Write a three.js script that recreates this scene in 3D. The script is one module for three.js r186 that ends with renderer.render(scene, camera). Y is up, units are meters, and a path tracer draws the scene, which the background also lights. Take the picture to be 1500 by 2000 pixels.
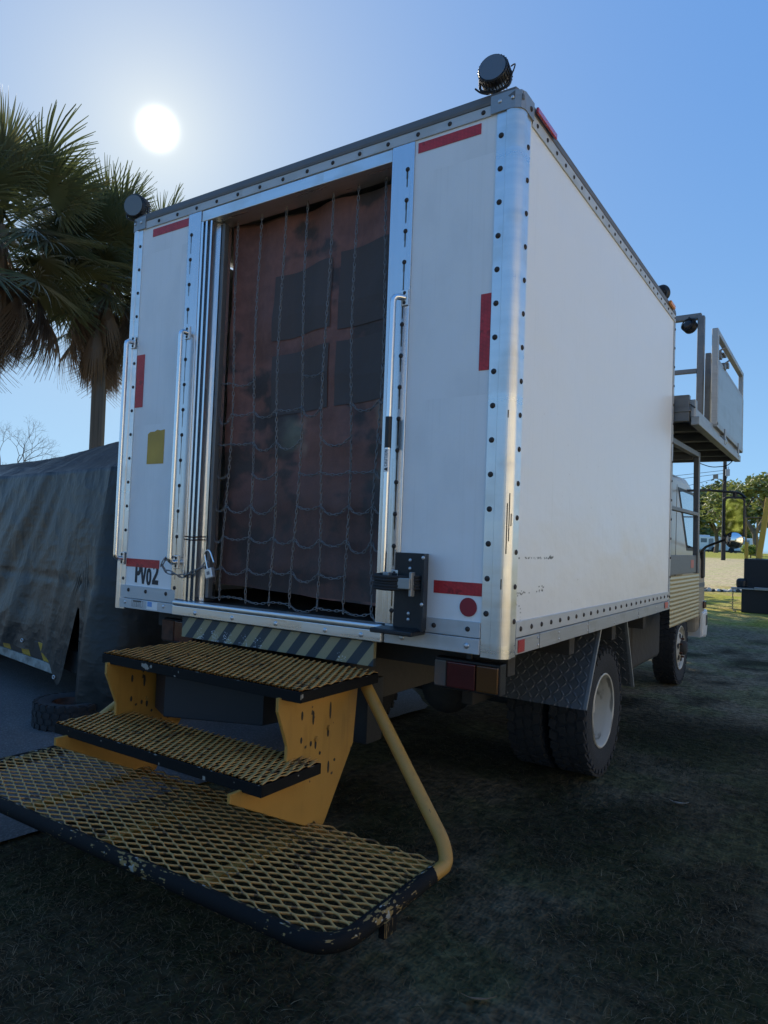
import * as THREE from 'three';
import { mergeGeometries } from 'three/addons/utils/BufferGeometryUtils.js';
import { RoundedBoxGeometry } from 'three/addons/geometries/RoundedBoxGeometry.js';
import { TextGeometry } from 'three/addons/geometries/TextGeometry.js';
import { FontLoader } from 'three/addons/loaders/FontLoader.js';

// ------------------------------------------------------------------ camera, sky, sun, exposure
const scene = new THREE.Scene();
const camera = new THREE.PerspectiveCamera(72.29, 0.75, 0.05, 1500);
camera.position.set(1.1103, 1.40, 2.5655);
camera.matrixAutoUpdate = true;
{
  const m = new THREE.Matrix4().set(
    RX(0), RX(1), RX(2), 0, RX(3), RX(4), RX(5), 0, RX(6), RX(7), RX(8), 0, 0, 0, 0, 1);
  camera.quaternion.setFromRotationMatrix(m);
}
function RX(i) { return [0.834782, -0.010053, 0.550489, 0.037554, 0.998544, -0.038714, -0.549299, 0.052991, 0.833944][i]; }
const SUN = new THREE.Vector3(-0.697, 0.483, -0.530).normalize();
const renderer = new THREE.WebGLRenderer({ antialias: true });
renderer.toneMapping = THREE.LinearToneMapping;
renderer.toneMappingExposure = 1.82;
renderer.shadowMap.enabled = true;
{
  const W = 1024, H = 512, a = new Float32Array(W * H * 4), v = new THREE.Vector3();
  const lerp = (p, q, t) => p + (q - p) * t;
  for (let j = 0; j < H; j++) for (let i = 0; i < W; i++) {
    const th = (j + 0.5) / H * Math.PI - Math.PI / 2;        // elevation, row 0 at the bottom
    const ph = ((i + 0.5) / W - 0.5) * 2 * Math.PI;
    v.set(Math.cos(th) * Math.cos(ph), Math.sin(th), Math.cos(th) * Math.sin(ph));
    const e = Math.max(v.y, 0), t = Math.pow(1 - e, 3.2);
    let r = lerp(0.045, 0.21, t), g = lerp(0.158, 0.385, t), b = lerp(0.41, 0.56, t);
    const ang = Math.acos(Math.min(1, Math.max(-1, v.dot(SUN)))) * 180 / Math.PI;
    const wide = 0.30 * Math.exp(-ang / 15) + 0.03 * Math.exp(-ang / 45);
    const near = 0.09 * Math.exp(-ang / 3.5);
    const core = 12 * Math.exp(-Math.pow(ang / 0.52, 1.6));
    r += wide * 1.0 + near + core; g += wide * 0.78 + near * 0.92 + core * 0.98; b += wide * 0.14 + near * 0.70 + core * 0.93;
    if (v.y < 0) { const k = Math.min(1, -v.y * 14); r = lerp(r, 0.16, k); g = lerp(g, 0.145, k); b = lerp(b, 0.12, k); }
    const o = (j * W + i) * 4; a[o] = r; a[o + 1] = g; a[o + 2] = b; a[o + 3] = 1;
  }
  const t = new THREE.DataTexture(a, W, H, THREE.RGBAFormat, THREE.FloatType);
  t.mapping = THREE.EquirectangularReflectionMapping; t.magFilter = t.minFilter = THREE.LinearFilter; t.needsUpdate = true;
  scene.background = t; scene.environment = t;
}
const sun = new THREE.DirectionalLight(new THREE.Color(1, 0.89, 0.72), 4.0);
sun.position.copy(SUN).multiplyScalar(60); sun.castShadow = true;
sun.shadow.mapSize.set(4096, 4096);
Object.assign(sun.shadow.camera, { left: -30, right: 30, top: 30, bottom: -30, near: 1, far: 160 });
scene.add(sun); scene.add(sun.target);

// ------------------------------------------------------------------ helpers
let seed = 7;
const rnd = () => { seed = (seed + 0x6D2B79F5) | 0; let t = Math.imul(seed ^ (seed >>> 15), 1 | seed); t = (t + Math.imul(t ^ (t >>> 7), 61 | t)) ^ t; return ((t ^ (t >>> 14)) >>> 0) / 4294967296; };
const rr = (a, b) => a + (b - a) * rnd();
const clamp = (x, a = 0, b = 1) => Math.min(b, Math.max(a, x));
const sm = (a, b, x) => { const t = clamp((x - a) / (b - a)); return t * t * (3 - 2 * t); };
const V = (x, y, z) => new THREE.Vector3(x, y, z);
const C = (r, g, b) => new THREE.Color().setRGB(r, g, b);
function h2(i, j, s) { let n = Math.imul(i, 374761393) + Math.imul(j, 668265263) + Math.imul(s, 2147483629 | 0); n = Math.imul(n ^ (n >>> 13), 1274126177); return ((n ^ (n >>> 16)) >>> 0) / 4294967296; }
function vn(x, y, p, s) {          // value noise, period p (0 = none)
  const i = Math.floor(x), j = Math.floor(y), u = x - i, v = y - j, a = u * u * (3 - 2 * u), b = v * v * (3 - 2 * v);
  const w = (k) => p ? ((k % p) + p) % p : k;
  const q = (di, dj) => h2(w(i + di), w(j + dj), s);
  return (q(0, 0) * (1 - a) + q(1, 0) * a) * (1 - b) + (q(0, 1) * (1 - a) + q(1, 1) * a) * b;
}
function fb(x, y, p, s, o = 4) { let r = 0, am = 0.5, n = 0; for (let k = 0; k < o; k++) { r += am * vn(x, y, p, s + k); n += am; x *= 2; y *= 2; p *= 2; am *= 0.5; } return r / n; }
function tex(n, fn, srgb = true, m = n) {
  const a = new Uint8Array(n * m * 4);
  for (let j = 0; j < m; j++) for (let i = 0; i < n; i++) { const c = fn(i / n, j / m), o = (j * n + i) * 4; for (let k = 0; k < 3; k++) a[o + k] = clamp(c[k] ?? c[0]) * 255; a[o + 3] = 255; }
  const t = new THREE.DataTexture(a, n, m); t.wrapS = t.wrapT = THREE.RepeatWrapping; t.magFilter = THREE.LinearFilter; t.minFilter = THREE.LinearMipmapLinearFilter; t.generateMipmaps = true;
  if (srgb) t.colorSpace = THREE.SRGBColorSpace; t.needsUpdate = true; return t;
}
const toS = (x) => x <= 0.0031308 ? 12.92 * x : 1.055 * Math.pow(x, 1 / 2.4) - 0.055;
const L = (r, g, b) => [toS(clamp(r)), toS(clamp(g)), toS(clamp(b))];   // linear colour to stored value
function canvas(w, h, draw) {
  const c = document.createElement('canvas'); c.width = w; c.height = h; draw(c.getContext('2d'), w, h);
  const t = new THREE.CanvasTexture(c); t.colorSpace = THREE.SRGBColorSpace; t.anisotropy = 4; return t;
}
const rep = (t, s) => { const c = t.clone(); c.repeat.set(s, s); c.needsUpdate = true; return c; };
function mat(color, rough, metal = 0, extra = {}) { return new THREE.MeshStandardMaterial({ color, roughness: rough, metalness: metal, ...extra }); }
function worldUV(g) {              // uv in metres, by the way each face points
  if (g.index) g = g.toNonIndexed();
  const p = g.attributes.position, n = p.count, uv = new Float32Array(n * 2), a = V(), b = V(), c = V();
  for (let i = 0; i < n; i += 3) {
    a.fromBufferAttribute(p, i); b.fromBufferAttribute(p, i + 1); c.fromBufferAttribute(p, i + 2);
    const m = b.clone().sub(a).cross(c.clone().sub(a)); const ax = Math.abs(m.x), ay = Math.abs(m.y), az = Math.abs(m.z);
    for (let k = 0; k < 3; k++) {
      const q = [a, b, c][k]; let u, w;
      if (ay >= ax && ay >= az) { u = q.x; w = q.z; } else if (ax >= az) { u = q.z; w = q.y; } else { u = q.x; w = q.y; }
      uv[(i + k) * 2] = u; uv[(i + k) * 2 + 1] = w;
    }
  }
  g.setAttribute('uv', new THREE.BufferAttribute(uv, 2)); return g;
}
const strip = (g) => { const q = g.index ? g.toNonIndexed() : g; for (const k of Object.keys(q.attributes)) if (!['position', 'normal', 'uv'].includes(k)) q.deleteAttribute(k); return q; };
const join = (list) => list.length === 1 ? strip(list[0]) : mergeGeometries(list.map(strip));
function bx(x0, x1, y0, y1, z0, z1, r = 0.003) {
  const w = Math.abs(x1 - x0), h = Math.abs(y1 - y0), d = Math.abs(z1 - z0);
  r = Math.min(r, w * 0.45, h * 0.45, d * 0.45);
  const g = r > 0.0004 ? new RoundedBoxGeometry(w, h, d, 1, r) : new THREE.BoxGeometry(w, h, d);
  g.translate((x0 + x1) / 2, (y0 + y1) / 2, (z0 + z1) / 2); return worldUV(g);
}
function bar(a, b, r, seg = 8, r2 = r) {
  const d = b.clone().sub(a), g = new THREE.CylinderGeometry(r2, r, d.length(), seg, 1);
  g.applyQuaternion(new THREE.Quaternion().setFromUnitVectors(V(0, 1, 0), d.clone().normalize()));
  g.translate((a.x + b.x) / 2, (a.y + b.y) / 2, (a.z + b.z) / 2); return g;
}
function sqbar(a, b, w, h = w) {   // square tube between two points
  const d = b.clone().sub(a), g = new RoundedBoxGeometry(w, d.length(), h, 1, Math.min(w, h) * 0.12);
  g.applyQuaternion(new THREE.Quaternion().setFromUnitVectors(V(0, 1, 0), d.clone().normalize()));
  g.translate((a.x + b.x) / 2, (a.y + b.y) / 2, (a.z + b.z) / 2); return worldUV(g);
}
function pipe(pts, r, seg = 40, rad = 10, tension = 0.5) {
  return new THREE.TubeGeometry(new THREE.CatmullRomCurve3(pts, false, 'centripetal', tension), seg, r, rad, false);
}
function roundPath(pts, rad) {      // polyline with rounded corners
  const out = [pts[0].clone()];
  for (let i = 1; i < pts.length - 1; i++) {
    const p = pts[i], a = pts[i - 1].clone().sub(p), b = pts[i + 1].clone().sub(p);
    const r = Math.min(rad, a.length() * 0.49, b.length() * 0.49), s = p.clone().add(a.setLength(r)), e = p.clone().add(b.setLength(r));
    for (let k = 0; k <= 6; k++) { const t = k / 6; out.push(s.clone().multiplyScalar((1 - t) * (1 - t)).addScaledVector(p, 2 * t * (1 - t)).addScaledVector(e, t * t)); }
  }
  out.push(pts[pts.length - 1].clone());
  const path = new THREE.CurvePath(); for (let i = 0; i < out.length - 1; i++) if (out[i].distanceTo(out[i + 1]) > 1e-5) path.add(new THREE.LineCurve3(out[i], out[i + 1]));
  return path;
}
function bent(pts, rad, r, seg = 80, radial = 10) { return new THREE.TubeGeometry(roundPath(pts, rad), seg, r, radial, false); }
function extY(pts, y0, y1, bevel = 0) {      // polygon in (x, z), raised along y
  const s = new THREE.Shape(pts.map(([x, z]) => new THREE.Vector2(x, -z)));
  const g = new THREE.ExtrudeGeometry(s, { depth: y1 - y0, bevelEnabled: bevel > 0, bevelSize: bevel, bevelThickness: bevel, bevelSegments: 1 });
  g.rotateX(-Math.PI / 2); g.translate(0, y0, 0); return worldUV(g);
}
function extX(pts, x0, x1, bevel = 0, seg = 2) {      // polygon in (z, y), pushed along x
  const s = new THREE.Shape(pts.map(([z, y]) => new THREE.Vector2(-z, y)));
  const g = new THREE.ExtrudeGeometry(s, { depth: x1 - x0 - 2 * bevel, bevelEnabled: bevel > 0, bevelSize: bevel, bevelOffset: -bevel, bevelThickness: bevel, bevelSegments: seg });
  g.translate(0, 0, bevel); g.rotateY(Math.PI / 2); g.translate(x0, 0, 0); return worldUV(g);
}
const used = {};
function numbered(n) { const k = (used[n] = (used[n] ?? -1) + 1); return k ? `${n}_${String(k).padStart(3, '0')}` : n; }
function shade(o) { o.castShadow = o.receiveShadow = true; return o; }
function part(name, g, m, parent, label) {
  const o = shade(new THREE.Mesh(Array.isArray(g) ? join(g) : g, m)); o.name = name; parent.add(o); if (label) o.userData.label = label; return o;
}
function group(name, label, category, set) { const o = new THREE.Group(); o.name = numbered(name); scene.add(o); o.userData = { label, category }; if (set) o.userData.group = set; return o; }
function tag(o, label, category, set) { o.userData = { label, category }; if (set) o.userData.group = set; return o; }
function structure(name, g, m) { const o = shade(new THREE.Mesh(g, m)); o.name = name; scene.add(o); o.userData.kind = 'structure'; return o; }
function sub(name, parent) { const o = new THREE.Group(); o.name = name; parent.add(o); return o; }
const rise = (z) => { const s = clamp(-z - 7, 0, 60); return 0.022 * (s < 4 ? s * s / 8 : s - 2); };   // the lot climbs gently ahead of the truck

// ------------------------------------------------------------------ materials
const tNoise = tex(512, (u, v) => [fb(u * 8, v * 8, 8, 3, 6)], false);
const tFine = tex(512, (u, v) => [0.5 * vn(u * 256, v * 256, 256, 5) + 0.5 * fb(u * 32, v * 32, 32, 9, 3)], false);
const tPanel = tex(1024, (u, v) => {
  const d = fb(u * 6, v * 3, 0, 21, 5), st = fb(u * 90, v * 2, 0, 31, 2), w = 0.82 - 0.05 * sm(0.5, 0.8, d) - 0.025 * sm(0.55, 0.85, st);
  const fl = h2(Math.floor(u * 1024), Math.floor(v * 1024), 77) > 0.9994 ? 0.25 : 0;
  return L(w - fl, w * 0.99 - fl, w * 0.965 - fl);
});
const tAlu = tex(512, (u, v) => {
  const s = fb(u * 3, v * 60, 0, 41, 3), b = fb(u * 7, v * 7, 0, 47, 5), d = sm(0.55, 0.8, b);
  const k = 0.74 + 0.10 * (s - 0.5) - 0.07 * d; return L(k, k * (1 - 0.02 * d), k * (0.985 - 0.05 * d));
});
const tAluR = tex(512, (u, v) => { const b = fb(u * 7, v * 7, 0, 47, 5), s = fb(u * 3, v * 60, 0, 41, 3); return [0, 0.55 + 0.22 * (b - 0.5) + 0.25 * (s - 0.5), 1]; }, false);
const M = {};
M.panel = mat(C(1, 1, 1), 0.42, 0, { map: tPanel, bumpMap: rep(tNoise, 0.35), bumpScale: 0.008 });
M.alu = mat(C(1, 1, 1), 0.62, 0.85, { map: tAlu, roughnessMap: tAluR });
M.brightAlu = mat(C(0.78, 0.78, 0.79), 0.24, 1);
M.rail = mat(C(0.52, 0.53, 0.54), 0.5, 0.55, { map: rep(tAlu, 1.7) });
M.paintedRail = mat(C(0.66, 0.67, 0.67), 0.5, 0.15, { map: rep(tAlu, 1.3) });
M.cap = mat(C(0.42, 0.43, 0.44), 0.48, 0.6, { map: rep(tAlu, 2.1) });
M.rivet = mat(C(0.045, 0.036, 0.032), 0.6, 0.4);
M.silverRivet = mat(C(0.55, 0.56, 0.58), 0.4, 0.8);
M.red = mat(C(0.60, 0.028, 0.034), 0.38, 0, { map: rep(tex(256, (u, v) => { const a = fb(u * 8, v * 8, 8, 341, 5), hx = Math.abs(Math.sin(u * 75)) * Math.abs(Math.sin(v * 75 + u * 37)); const k = 0.72 + 0.3 * a + 0.08 * hx - 0.3 * sm(0.62, 0.75, a); return [k, k, k]; }), 2.5), bumpMap: rep(tFine, 20), bumpScale: 0.0006 });
M.darkRed = mat(C(0.25, 0.012, 0.025), 0.4);
M.yellowLabel = mat(C(0.58, 0.36, 0.06), 0.6, 0, { map: tex(128, (u, v) => { const k = 0.85 + 0.2 * fb(u * 6, v * 6, 6, 5, 4); return [k, k, k]; }) });
M.white = mat(C(0.78, 0.78, 0.76), 0.45);
M.black = mat(C(0.014, 0.015, 0.017), 0.5);
M.blackMetal = mat(C(0.02, 0.021, 0.024), 0.42, 0.3, { bumpMap: rep(tFine, 8), bumpScale: 0.0005 });
M.under = mat(C(0.042, 0.039, 0.036), 0.85, 0, { bumpMap: rep(tNoise, 3), bumpScale: 0.004 });
M.rubber = mat(C(0.022, 0.022, 0.023), 0.86, 0, { bumpMap: rep(tFine, 14), bumpScale: 0.0008 });
const chip = (u, v, s) => fb(u * 14, v * 14, 14, s, 5);
M.yellow = mat(C(1, 1, 1), 0.5, 0, {
  map: tex(512, (u, v) => { const n = chip(u, v, 61), st = fb(u * 40, v * 5, 5, 66, 3), c = sm(0.80, 0.815, n), k = 0.82 + 0.3 * fb(u * 6, v * 6, 6, 70, 4) - 0.12 * sm(0.55, 0.8, st); return L(0.41 * k * (1 - c) + 0.03 * c, 0.215 * k * (1 - c) + 0.02 * c, 0.042 * k * (1 - c) + 0.015 * c); }),
  bumpMap: rep(tFine, 6), bumpScale: 0.0006 });
M.yellowMesh = mat(C(1, 1, 1), 0.55, 0, { map: tex(256, (u, v) => { const k = 0.7 + 0.5 * fb(u * 9, v * 9, 9, 81, 4), n = fb(u * 24, v * 24, 24, 87, 3), c = sm(0.66, 0.72, n) * 0.8; return L(0.54 * k * (1 - c) + 0.05 * c, 0.285 * k * (1 - c) + 0.03 * c, 0.085 * k * (1 - c) + 0.02 * c); }) });
M.wornBlack = new THREE.MeshPhysicalMaterial({ roughness: 0.8, specularIntensity: 0.45, ... { map: tex(1024, (u, v) => {
  const n = fb(u * 56, v * 56, 56, 91, 4), z = fb(u * 3, v * 3, 3, 97, 3), c = sm(0.68, 0.71, n + 0.75 * (z - 0.60)), y = vn(u * 60, v * 60, 60, 99) > 0.25;
  return c > 0.4 ? (y ? L(0.24, 0.16, 0.06) : L(0.30, 0.29, 0.25)) : L(0.005, 0.005, 0.005); }), bumpMap: rep(tFine, 5), bumpScale: 0.0008 } });
M.edgeBlack = new THREE.MeshPhysicalMaterial({ roughness: 0.75, specularIntensity: 0.45, ... { map: tex(512, (u, v) => { const n = fb(u * 26, v * 26, 26, 111, 5), c = sm(0.735, 0.75, n); return L(0.005 + 0.28 * c, 0.005 + 0.26 * c, 0.005 + 0.22 * c); }), bumpMap: rep(tFine, 5), bumpScale: 0.0006 } });
M.greySteel = mat(C(0.20, 0.205, 0.21), 0.5, 0.45, { map: rep(tAlu, 2.3) });
M.paleSteel = mat(C(0.42, 0.43, 0.43), 0.48, 0.55, { map: rep(tAlu, 1.9) });
M.chain = mat(C(0.22, 0.205, 0.195), 0.45, 0.75);
M.cabPaint = new THREE.MeshPhysicalMaterial({ color: C(0.38, 0.325, 0.25), roughness: 0.4, clearcoat: 0.5, clearcoatRoughness: 0.15, bumpMap: rep(tNoise, 1), bumpScale: 0.002 });
M.glass = new THREE.MeshPhysicalMaterial({ color: C(0.05, 0.07, 0.08), roughness: 0.05, metalness: 0.1, clearcoat: 1, clearcoatRoughness: 0.03 });
M.mirror = mat(C(0.82, 0.84, 0.84), 0.03, 1);
M.rim = mat(C(0.45, 0.45, 0.425), 0.5, 0, { map: tex(256, (u, v) => { const n = fb(u * 10, v * 10, 10, 121, 5); const k = 1 - 0.35 * sm(0.55, 0.75, n); return [k, k * 0.98, k * 0.94]; }) });
const tTread = tex(256, (u, v) => {   // five-bar style lozenges, alternating
  const X = u * 4, Y = v * 4, i = Math.floor(X), j = Math.floor(Y); let x = X - i - 0.5, y = Y - j - 0.5; const a = ((i + j) & 1) ? 0.785 : -0.785;
  const p = x * Math.cos(a) + y * Math.sin(a), q = -x * Math.sin(a) + y * Math.cos(a); return [sm(1.15, 0.75, Math.hypot(p / 0.46, q / 0.14))]; }, false);
M.treadPlate = mat(C(0.31, 0.32, 0.33), 0.46, 0.75, { map: rep(tAlu, 2), bumpMap: rep(tTread, 7), bumpScale: 0.012 });
M.clearLens = new THREE.MeshPhysicalMaterial({ color: C(0.09, 0.09, 0.09), roughness: 0.25, clearcoat: 1 });
M.redLens = new THREE.MeshPhysicalMaterial({ color: C(0.06, 0.005, 0.008), roughness: 0.25, clearcoat: 1 });
M.amberLens = new THREE.MeshPhysicalMaterial({ color: C(0.09, 0.033, 0.006), roughness: 0.25, clearcoat: 1 });
M.amberMarker = mat(C(0.75, 0.25, 0.03), 0.3);
M.rust = mat(C(0.16, 0.06, 0.03), 0.7, 0.1, { map: rep(tNoise, 3) });

// ------------------------------------------------------------------ ground
const groundTex = tex(1024, (u, v) => {
  const a = fb(u * 6, v * 6, 6, 131, 6), b = fb(u * 60, v * 60, 60, 137, 3), f = vn(u * 300, v * 110, 10, 141) * 0.5 + vn(u * 110, v * 300, 10, 149) * 0.5;
  const k = 0.25 + 1.1 * b + 0.6 * (f - 0.5), g = sm(0.42, 0.62, a);
  return L(0.5 * k * (1 - 0.15 * g), 0.5 * k * (1 - 0.02 * g), 0.44 * k * (1 - 0.22 * g)); });
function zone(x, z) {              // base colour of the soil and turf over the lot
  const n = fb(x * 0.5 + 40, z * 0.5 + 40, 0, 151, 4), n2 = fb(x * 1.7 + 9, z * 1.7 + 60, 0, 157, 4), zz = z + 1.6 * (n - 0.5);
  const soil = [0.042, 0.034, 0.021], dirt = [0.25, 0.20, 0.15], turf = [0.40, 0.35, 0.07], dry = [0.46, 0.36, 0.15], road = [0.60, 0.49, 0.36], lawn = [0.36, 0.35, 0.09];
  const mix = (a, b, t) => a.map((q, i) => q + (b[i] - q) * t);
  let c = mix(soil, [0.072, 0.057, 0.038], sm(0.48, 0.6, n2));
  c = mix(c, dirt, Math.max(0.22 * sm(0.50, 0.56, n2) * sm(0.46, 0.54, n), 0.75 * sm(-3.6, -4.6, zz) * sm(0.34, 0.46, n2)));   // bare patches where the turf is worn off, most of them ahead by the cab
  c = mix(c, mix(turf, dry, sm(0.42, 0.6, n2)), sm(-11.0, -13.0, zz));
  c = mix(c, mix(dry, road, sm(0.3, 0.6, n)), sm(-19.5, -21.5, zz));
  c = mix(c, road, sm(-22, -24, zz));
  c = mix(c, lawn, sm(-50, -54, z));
  const far = Math.hypot(x, z - 1); if (z > 0 && far > 9) c = mix(c, [0.46, 0.37, 0.25], sm(9, 12, far));   // unseen sandy lot beyond the shade, albedo raised for warm bounce
  if (x > 4) c = mix(c, [0.62, 0.52, 0.36], sm(4, 5.5, x) * sm(-13, -9, z) * sm(9, 4, z));  // unseen bright sand, albedo raised to bounce warm light on the side panel
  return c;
}
{
  const xs = [], zs = [];
  for (let x = -400; x < -12; x += 24) xs.push(x); for (let x = -12; x < 16; x += 0.25) xs.push(x); for (let x = 16; x <= 400; x += 24) xs.push(x);
  for (let z = -700; z < -80; z += 30) zs.push(z); for (let z = -80; z < -26; z += 1.5) zs.push(z); for (let z = -26; z < 8; z += 0.25) zs.push(z); for (let z = 8; z <= 300; z += 20) zs.push(z);
  const pos = [], col = [], uv = [], idx = [];
  for (const z of zs) for (const x of xs) {
    const near = Math.hypot(x - 1, z - 2) < 14 ? 1 : 0, y = rise(z) + (near ? 0.02 * (fb(x * 2.2 + 50, z * 2.2 + 50, 0, 161, 4) - 0.55) : 0);
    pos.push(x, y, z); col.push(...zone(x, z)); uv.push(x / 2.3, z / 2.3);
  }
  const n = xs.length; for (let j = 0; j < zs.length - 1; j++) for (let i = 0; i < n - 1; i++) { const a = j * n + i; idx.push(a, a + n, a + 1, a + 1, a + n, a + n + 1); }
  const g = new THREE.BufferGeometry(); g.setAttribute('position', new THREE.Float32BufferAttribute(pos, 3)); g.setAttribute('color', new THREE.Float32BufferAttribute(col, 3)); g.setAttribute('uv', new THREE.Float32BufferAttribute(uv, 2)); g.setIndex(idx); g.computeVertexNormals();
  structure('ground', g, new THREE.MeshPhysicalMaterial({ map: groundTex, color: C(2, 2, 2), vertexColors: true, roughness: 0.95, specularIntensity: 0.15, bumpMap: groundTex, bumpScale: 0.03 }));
}
const asphaltEdge = (z) => -1.85 - 0.9 * Math.max(0, -z - 2.6) + 0.28 * (fb(z * 0.9 + 33, 7, 0, 171, 4) - 0.5) - 0.12 * sm(-0.6, 1.4, z);
{
  const s = new THREE.Shape(), p = []; for (let z = 1.55; z >= -12; z -= 0.12) p.push([asphaltEdge(z) - 0.3 * sm(1.1, 1.55, z), z]);
  s.moveTo(-14, -1.3); for (const [x, z] of p) s.lineTo(x, -z); s.lineTo(-14, 12);
  const g = new THREE.ShapeGeometry(s); g.rotateX(-Math.PI / 2); const q = g.attributes.position; const u = [];
  for (let i = 0; i < q.count; i++) { q.setY(i, rise(q.getZ(i)) + 0.016); u.push(q.getX(i) / 1.1, q.getZ(i) / 1.1); }
  g.setAttribute('uv', new THREE.Float32BufferAttribute(u, 2)); g.computeVertexNormals();
  const t = tex(512, (a, b) => { const f = vn(a * 170, b * 170, 170, 181), w = fb(a * 5, b * 5, 5, 187, 5); const k = 0.05 + 0.09 * Math.pow(f, 3) + 0.03 * w; return L(k, k * 1.0, k * 1.02); });
  structure('asphalt_pad', g, mat(C(1, 1, 1), 0.9, 0, { map: t, bumpMap: rep(tFine, 2), bumpScale: 0.004 }));
}

// ------------------------------------------------------------------ the box truck
const YB = 0.955, YT = 3.25, WX = -2.44, ZF = -3.055;
const truck = group('box_truck', 'white box truck with open rear doorway, yellow mesh steps and roof platform', 'truck');
const rivGeo = new THREE.SphereGeometry(0.0115, 9, 5, 0, Math.PI * 2, 0, Math.PI / 2); rivGeo.scale(1, 0.6, 1);
const rivRear = rivGeo.clone().rotateX(Math.PI / 2), rivSide = rivGeo.clone().rotateZ(-Math.PI / 2);
function rivet(parent, x, y, z, side, m = M.rivet, s = 1) { const o = part('rivet', side ? rivSide : rivRear, m, parent); o.position.set(x, y, z); o.scale.setScalar(s); o.rotation.set(side ? rr(-0.1, 0.1) : 0, 0, 0); return o; }
const span = (a, b, n) => Array.from({ length: n }, (_, i) => a + (b - a) * i / (n - 1));

part('roof', [bx(WX + 0.01, -0.01, YT - 0.03, YT - 0.006, ZF + 0.01, -0.012, 0.004)], M.paintedRail, truck);
const sidePanel = part('side_panel', bx(-0.03, 0, 1.06, 3.17, ZF + 0.02, -0.06, 0.001), null, truck);
{ // the scuffed print of the long side: one sheet of its own
  const t = canvas(1024, 768, (c, w, h) => {
    c.fillStyle = 'rgb(233,232,229)'; c.fillRect(0, 0, w, h);
    const X = (z) => (z - ZF) / (0 - ZF) * w, Y = (y) => (3.17 - y) / 2.11 * h;
    for (let i = 0; i < 260; i++) { c.fillStyle = `rgba(120,112,98,${rr(0.01, 0.035)})`; const x = rr(0, w), y = rr(0, h); c.fillRect(x, y, rr(1, 3), rr(20, 160)); }
    for (let i = 0; i < 240; i++) { c.fillStyle = `rgba(90,82,70,${rr(0.05, 0.25)})`; c.fillRect(rr(0, w), h - Math.pow(rnd(), 2) * h * 0.5, rr(1, 2.2), rr(1, 2.5)); }
    const mark = (z0, z1, y, n, s) => { for (let i = 0; i < n; i++) { const z = z0 + (z1 - z0) * rnd(); c.fillStyle = `rgba(25,24,24,${rr(0.4, 0.95)})`; c.fillRect(X(z), Y(y) + rr(-s, s), rr(1, 5), rr(0.7, 2)); } };
    mark(-0.12, -0.52, 1.345, 40, 1.5); mark(-0.46, -0.53, 1.348, 26, 2.5); mark(-0.12, -0.2, 1.20, 14, 4); mark(-0.36, -0.42, 1.21, 14, 5); mark(-0.15, -0.42, 1.205, 10, 2); mark(-0.12, -0.17, 1.12, 8, 14);
  });
  t.wrapS = t.wrapT = THREE.ClampToEdgeWrapping;
  const uv = sidePanel.geometry.attributes.uv; for (let i = 0; i < uv.count; i++) uv.setXY(i, (uv.getX(i) - ZF) / (0 - ZF), (uv.getY(i) - 1.06) / 2.11);
  sidePanel.material = mat(C(1, 1, 1), 0.34, 0, { map: t, bumpMap: rep(tNoise, 0.9), bumpScale: 0.012 });
}
part('side_panel', bx(WX, WX + 0.03, 1.0, 3.2, ZF + 0.02, -0.06, 0.001), M.panel, truck);
part('front_wall', bx(WX + 0.02, -0.02, 0.96, 3.2, ZF, ZF + 0.03), M.panel, truck);
part('floor', bx(WX + 0.03, -0.03, 0.97, 1.018, ZF + 0.03, -0.035), mat(C(0.07, 0.055, 0.04), 0.7, 0, { map: rep(tNoise, 2) }), truck);
const rearR = part('rear_panel', bx(-0.50, -0.075, 1.06, 3.18, -0.03, 0, 0.001), M.panel, truck);
const rearL = part('rear_panel', bx(-2.39, -1.92, 1.06, 3.18, -0.03, 0, 0.001), M.panel, truck);
part('header_panel', bx(-1.96, -0.47, 3.1, 3.18, -0.035, -0.004, 0.001), M.panel, truck);
// corner posts
function postShape(mirror) {
  const o = 0.009, R = 0.05, p = [];
  p.push([-0.098, 0.004], [-0.058, 0.004], [-0.054, o]);
  for (let k = 0; k <= 10; k++) { const a = Math.PI / 2 * (1 - k / 10); p.push([o - R + R * Math.cos(a), o - R + R * Math.sin(a)]); }
  p.push([o, -0.054], [0.004, -0.058], [0.004, -0.105], [-0.004, -0.105], [-0.004, -0.06], [-0.03, -0.03], [-0.06, -0.004], [-0.098, -0.004]);
  return mirror ? p.map(([x, z]) => [WX - x, z]).reverse() : p;
}
for (const left of [false, true]) {
  const post = part('corner_post', extY(postShape(left), YB - 0.008, 3.165), M.alu, truck);
  const n = 15; for (const y of span(1.12, 3.06, n)) { rivet(post, left ? WX + 0.078 : -0.078, y, 0.004, false, M.rivet, left ? 0.85 : 1.05); if (!left) rivet(post, 0.004, y - 0.03, -0.083, true); }
}
for (const [y0, y1, a] of [[1.36, 1.56, 0.5], [1.41, 1.60, 0.62], [1.47, 1.52, 0.75], [1.22, 1.26, 0.3], [1.9, 1.93, 0.4]]) { const t = a * Math.PI / 2, o = part('scrape', bx(-0.0022, 0.0022, y0, y1, -0.0003, 0.0007, 0.0002), M.rivet, truck, 'dark scrape on the corner post'); o.position.set(0.009 - 0.05 + 0.05 * Math.sin(t), 0, 0.009 - 0.05 + 0.05 * Math.cos(t)); o.rotation.y = t; }
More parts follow.
